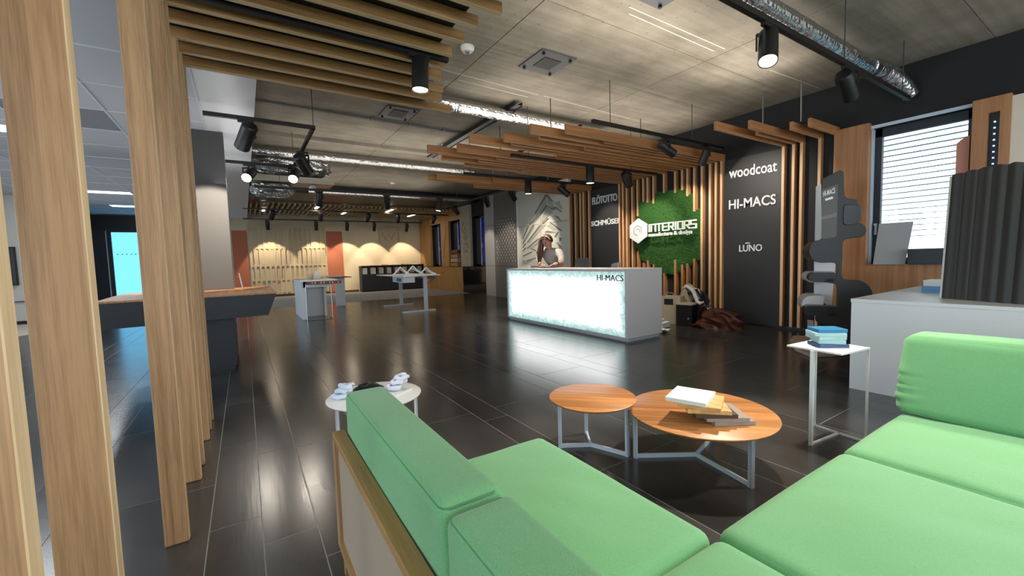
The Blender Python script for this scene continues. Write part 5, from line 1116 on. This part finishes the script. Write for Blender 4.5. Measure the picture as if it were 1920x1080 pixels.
# ================================================================== BAR COUNTER AND COLUMN
bc = thing('bar_counter', 'navy cantilevered counter with oak top round the greige column', 'counter', (-.5, 7.5, 0))
Zt = 1.05
G().prism([(-1.46, 6.47, Zt - .022), (.373, 6.65, Zt - .03), (.348, 8.64, Zt - .022), (-1.55, 8.42, Zt - .022)], (0, 0, .022)).build('oak_top', 'oakt', bc)
lo_ = [(-1.43, 6.482), (.25, 6.649), (.23, 8.617), (-1.52, 8.412)]; hi_ = [(-1.45, 6.48), (.363, 6.66), (.338, 8.63), (-1.54, 8.41)]
G().add([(a, b, Zt - .32) for a, b in lo_] + [(a, b, Zt - .022) for a, b in hi_], [(3, 2, 1, 0), (4, 5, 6, 7), (0, 1, 5, 4), (1, 2, 6, 5), (2, 3, 7, 6), (3, 0, 4, 7)]).build('tapered_apron', 'navy', bc)
G().box(-.60, -.155, 6.86, 8.3, .06, Zt - .32).build('pedestal', 'navy', bc); G().box(-.57, -.175, 6.89, 8.27, 0, .06).build('kick_plate', 'black', bc)
structure(G().box(-.62, -.152, 8.0, 8.36, Zt, LOW).build('trim_column', 'greycol'))
p = at(1, 7.6, 456, 545); t = thing('pen_stand', 'slim white pen leaning up from a round base on the counter', 'stand', (p.x, p.y, Zt))
G().lathe([(.05, Zt), (.045, Zt + .012), (.001, Zt + .014)], p.x, p.y, 20).build('base', 'oakboard', t); q_ = at(1, 7.6, 448, 512); G().tube([(p.x, p.y, Zt + .01), (q_.x, q_.y, q_.z)], .008, 8).build('stem', 'white', t)

# left room: door, screen
lp = at(1, 21.7, 207, 425); X_ = lp.x
dr = structure(G().box(-5.2, X_ - .16, 21.70, 21.8, 0, 2.98).box(X_ - .10, X_, 21.64, 21.8, 0, 2.98).box(X_, -1.2, 21.68, 21.8, 2.86, 2.98).build('door_1', 'frame'))
G().box(X_ - .16, X_ - .13, 21.66, 21.70, 0, 2.9).build('door_edge', 'sash', dr)
g_ = G().box(lp.x, -1.2, 21.70, 21.72, .05, 2.86).build('lit_glass', emit('cyan dusk glass', (108, 190, 236), 1.7), dr); g_['label'] = 'glowing cyan glass leaf'
g = G()
for k in range(16):
    x_ = lp.x + .12 + .13 * k; z_ = 2.02; g.prism([(x_, 21.695, z_ - .025), (x_ + .05, 21.695, z_), (x_, 21.695, z_ + .025)], (0, .004, 0))
o = g.build('arrow_marks', 'navy', dr); o['kind'] = 'stuff'
structure(G().box(-5.2, -.5, 21.66, 21.8, 2.98, LOW).build('trim_3', 'black'))
s0 = at(1, 16.75, 0, 463); s1 = at(1, 16.75, 36, 535)
sc_ = thing('wall_screen', 'dark flat screen on the white partition wall at the left edge', 'screen', (s1.x - .7, 16.72, s1.z))
G().box(s1.x - 1.5, s1.x, 16.72, 16.77, s1.z, s0.z).build('bezel', 'black', sc_); G().box(s1.x - 1.47, s1.x - .03, 16.715, 16.72, s1.z + .03, s0.z - .03).build('display', 'screen', sc_)

# ================================================================== FAR END: SAMPLES WALL
rp_ = thing('relief_wall_panel', 'taupe relief board of upright slots between two terracotta boards', 'wall panel', (1.8, 21.75, .1))
G().box(.25, 3.34, 21.76, 21.8, .12, 3.25).build('backing', 'relief', rp_)
zr = [.14, .78, 1.42, 2.22, 3.15]; R7 = random.Random(6); pit = 3.09 / 16; sw = .115
for i in range(17):
    a = .25 + i * pit - (pit - sw) / 2; G().box(max(.25, a), min(3.34, a + pit - sw), 21.70, 21.76, .12, 3.25).build('stile', 'relief', rp_)
for i in range(16):
    x0 = .25 + i * pit + (pit - sw) / 2; x1 = x0 + sw
    for j in range(4):
        zt_ = zr[j + 1]; zb_ = zt_ - .03; arc = [(x0 + sw / 2 - sw / 2 * math.cos(PI * k / 8), 21.70, zb_ - sw / 2 + sw / 2 * math.sin(PI * k / 8)) for k in range(9)]
        top_z = 3.25 if j == 3 else zt_ + .05
        G().prism([(x0, 21.70, top_z)] + arc + [(x1, 21.70, top_z)], (0, .06, 0)).build('arch_piece', 'relief', rp_)
        if R7.random() < .3: G().box(x0, x1, 21.715, 21.76, zr[j] + .05, zb_ - .10).build('slot_filler', 'relief', rp_)
tag(G().box(3.42, 4.14, 21.77, 21.8, .06, 2.99).build('terracotta_wall_board', 'terracotta'), 'terracotta board on the far wall, right of the relief board', 'wall panel')
tag(G().box(-.36, .20, 21.77, 21.8, .06, 2.99).build('terracotta_wall_board', 'terracotta'), 'terracotta board on the far wall, left of the relief board', 'wall panel')
sh = thing('shield_emblem', 'raised sand coloured shield with a W on the far cream wall', 'emblem', (6.4, 21.75, 2.0))
out_ = [(5.93, 3.18), (6.42, 3.30), (6.95, 3.24), (6.93, 2.45), (6.40, 2.02), (5.96, 2.45)]
G().prism([(a, 21.8, b) for a, b in out_], (0, -.035, 0)).build('plate', 'shield', sh)
g = G()
for i in range(6):
    a, b = out_[i - 1], out_[i]; g.bar((a[0], 21.745, a[1]), (b[0], 21.745, b[1]), .08, .05, (0, 1, 0))
g.build('rim', 'shield', sh)
g = G(); wp = [(6.12, 2.98), (6.28, 2.60), (6.43, 2.86), (6.58, 2.62), (6.75, 2.98)]
for a, b in zip(wp, wp[1:]): g.bar((a[0], 21.74, a[1]), (b[0], 21.74, b[1]), .07, .05, (0, 1, 0))
g.bar((6.43, 21.75, 3.28), (6.43, 21.75, 3.08), .05, .03, (0, 1, 0)).bar((6.41, 21.75, 2.08), (6.41, 21.75, 2.3), .05, .03, (0, 1, 0))
g.build('letter_w', 'shield', sh)
# sideboard
sbx = thing('sideboard', 'long low navy sideboard with open white-backed shelves along the cream wall', 'cabinet', (6.5, 21.3, 0))
SX0, SX1, SY0, SY1, SH = 4.78, 7.95, 21.0, 21.45, 1.28
G().box(SX0, SX1, SY0, SY1, SH - .03, SH).build('top', 'navy', sbx); G().box(SX0, SX0 + .03, SY0, SY1, .06, SH - .03).build('side_panel', 'greycol', sbx); G().box(SX1 - .03, SX1, SY0, SY1, .06, SH - .03).build('side_panel', 'navy', sbx)
G().box(SX0, SX1, SY1, SY1 + .02, .06, SH).build('back_panel', 'navy', sbx); G().box(SX0 + .03, SX1 - .03, SY0, SY1, .84, .87).build('shelf', 'navy', sbx); G().box(SX0 + .02, SX1 - .02, SY0 + .03, SY1, 0, .06).build('plinth', 'black', sbx)
for k in range(6):
    a = SX0 + .03 + k * (SX1 - SX0 - .06) / 6; b = a + (SX1 - SX0 - .06) / 6; G().box(a + .004, b - .004, SY0 - .018, SY0, .07, .84).build('door', 'navy', sbx)
for k in range(1, 8): a = SX0 + k * (SX1 - SX0) / 8; G().box(a - .05, a + .05, SY0 + .01, SY1, .87, SH - .03).build('divider', 'navy', sbx)
for k in range(8):
    a = SX0 + k * (SX1 - SX0) / 8
    if k == 1: continue
    tag(G().box(a + .08, a + (SX1 - SX0) / 8 - .08, SY0 + .12, SY0 + .40, .872, 1.19).build('sample_box', 'greyboard' if k else 'paper', bevel=.004), 'pale sample box in the sideboard, compartment %s' % ('at the far left', '', 'third', 'fourth', 'fifth', 'sixth', 'seventh', 'at the far right')[k], 'box', 'sample boxes in the sideboard')
a = SX0 + (SX1 - SX0) / 8 + .07
for k in range(5): tag(G().box(a + k * .048, a + k * .048 + .03, SY0 + .03, SY0 + .32, .872, 1.17 + .01 * (k % 3)).build('catalogue', 'paper' if k % 2 == 0 else 'greyboard'), 'white upright catalogue in the sideboard, %s of five' % ('leftmost', 'second', 'middle', 'fourth', 'rightmost')[k], 'catalogue', 'catalogues in the sideboard')
for k, (f_, w_, mm) in enumerate(((.16, .42, 'oakboard'), (.34, .34, 'oakboard'), (.50, .36, 'card'), (.66, .46, 'oakboard'), (.80, .40, 'paper'))):
    x_ = SX0 + f_ * (SX1 - SX0); tag(G().box(x_, x_ + w_ * .8, SY0 + .05, SY0 + .35, SH + .001, SH + .03 + .015 * (k % 2)).build('sample_pad', mm), 'thin sample pad on the sideboard top, %s' % ORD[k], 'sample pad', 'sample pads on the sideboard')

# height-adjustable white desk with white zigzag models
td = thing('standing_desk', 'white desk on two silver T-legs in the middle of the far floor', 'desk', (4.2, 12.4, 0))
zt = .98
tp = [at(2, zt, 715, 517), at(2, zt, 752, 521.5), at(2, zt, 812, 514.5), at(2, zt, 771, 511.5)]
L1 = Vector((4.27, 13.45, 0)); L2 = Vector((4.36, 11.72, 0))
zt = 1.0; G().prism([(3.62, 11.05, zt), (4.78, 11.3, zt), (4.75, 13.75, zt), (3.55, 13.6, zt)], (0, 0, .028)).build('desktop', 'white', td, bevel=.004)
for (fx0, fx1, fy, lx) in ((3.70, 4.66, 13.42, 4.27), (3.60, 4.58, 11.30, 4.30)):
    yy = fy; G().box(lx - .05, lx + .05, yy - .035, yy + .035, .045, zt).build('leg', 'silver', td); G().box(fx0, fx1, yy - .04, yy + .04, .0, .045).build('foot', 'silver', td, bevel=.004)
G().box(4.22, 4.36, 11.3, 13.4, zt - .06, zt).build('cross_beam', 'silver', td)
G().box(3.62, 3.95, 11.15, 12.1, zt - .16, zt - .005).build('drawer_box', 'silver', td); G().box(3.615, 3.62, 11.3, 11.7, zt - .13, zt - .04).build('drawer_slot', 'dark', td)
G().box(4.4, 4.7, 11.5, 12.3, zt - .10, zt).build('control_box', 'grey', td)
for k, (x_, y_, s_) in enumerate(((4.0, 12.4, 1.0), (4.25, 12.0, 1.1), (4.5, 11.6, .9))):
    t = thing('zigzag_model', 'white zigzag frame model on the standing desk, %s of three' % ('left', 'middle', 'right')[k], 'model', (x_, y_, zt + .03))
    for m_ in range(2):
        g = G(); y2 = y_ + .12 * m_; P_ = [(x_ - .22 * s_ + .03 * m_, y2 + .1, zt + .04), (x_ - .04 * s_, y2, zt + .26 * s_ - .06 * m_), (x_ + .1 * s_, y2, zt + .12 * s_), (x_ + .24 * s_, y2 - .1, zt + .04)]
        for a, b in zip(P_, P_[1:]): g.bar(a, b, .05, .03)
        g.build('white_frame', 'white', t)
    G().box(x_ - .22, x_ + .24, y_ - .06, y_ + .2, zt + .029, zt + .04).build('base_plate', 'white', t)
# white lectern-like display table with sample discs
le = thing('display_pedestal', 'white display pedestal with a tray of round samples and thin steel frame', 'display table', (1.5, 12.2, 0))
zl = .98
G().box(1.20, 1.30, 11.9, 13.6, 0, zl).build('side_panel', 'white', le); G().box(1.30, 1.86, 12.6, 12.65, 0, zl).build('back_panel', 'white', le); G().box(1.80, 1.86, 12.4, 13.4, 0, zl).build('side_panel', 'white', le); G().box(1.25, 1.95, 11.9, 12.2, zl - .16, zl).build('apron', 'white', le)
G().box(1.16, 2.05, 11.75, 13.6, zl, zl + .03).build('top', 'white', le)
G().box(1.30, 2.12, 11.6, 11.9, zl - .07, zl - .005).build('sample_tray', 'wood_round', le)
for k in range(11):
    x_ = 1.36 + k * .069; G().cyl((x_, 11.595, zl - .035), (x_, 11.61, zl - .035), .024, 10).build('sample_disc', 'copper' if k % 3 else 'red', le)
g = G()
for x_ in (1.27, 1.86): g.tube([(x_, 11.55, 0.008), (x_, 11.55, zl - .1)], .010, 6)
g.tube([(1.27, 11.55, .010), (1.86, 11.55, .010)], .010, 6).tube([(1.27, 11.55, .012), (1.27, 11.95, .012)], .01, 6).tube([(1.86, 11.55, .012), (1.86, 11.95, .012)], .01, 6); g.build('steel_frame', 'steel', le)
for nm, x_, y_, w_, h_, mm, lab in (('small_jar', 1.52, 12.6, .14, .16, 'card', 'small beige jar on the display pedestal'), ('card_holder', 1.72, 12.8, .16, .22, 'paper', 'white upright card on the display pedestal'), ('brown_block', 1.85, 12.4, .07, .12, 'oakboard', 'small brown block on the display pedestal')):
    t = thing(nm, lab, 'ornament', (x_, y_, zl + .03))
    if nm == 'small_jar': o = G().lathe([(w_ / 2, zl + .03), (w_ / 2, zl + .03 + h_ * .75), (w_ * .3, zl + .03 + h_ * .9), (w_ * .3, zl + .03 + h_), (.001, zl + .03 + h_)], x_, y_, 18).build('jar_body', mm, t, smooth=True)
    else: G().box(x_ - w_ / 2, x_ + w_ / 2, y_ - .02, y_ + .02, zl + .03, zl + .03 + h_).build('body', mm, t, bevel=.003)
# small table behind it
t = thing('small_table', 'small red brown topped table with white panel leg beyond the display pedestal', 'table', (2.7, 15.2, 0))
G().box(2.05, 3.0, 14.6, 15.6, .95, .975).build('tabletop', 'red', t); G().box(2.55, 2.85, 15.0, 15.06, 0, .95).build('panel_leg', 'white', t); G().box(2.06, 2.10, 15.5, 15.56, 0, .95).build('leg', 'white', t)
tag(G().box(2.3, 2.75, 14.9, 15.3, .976, 1.02).build('white_pad', 'paper', bevel=.006), 'thick white pad on the red brown table', 'pad')
# box stack on the sill of the middle far window
x0 = W[1][1] - .1; t = thing('sample_crate', 'brown crate of small boards on the sill of the middle far window', 'crate', (8.15, x0, 1.16))
for k in range(4): G().box(8.02, 8.22, W[1][0] + .2, W[1][1] - .3, 1.16 + .19 * k, 1.32 + .19 * k).build('board', ('panelwood', 'card', 'panelwood', 'wood_round')[k], t)
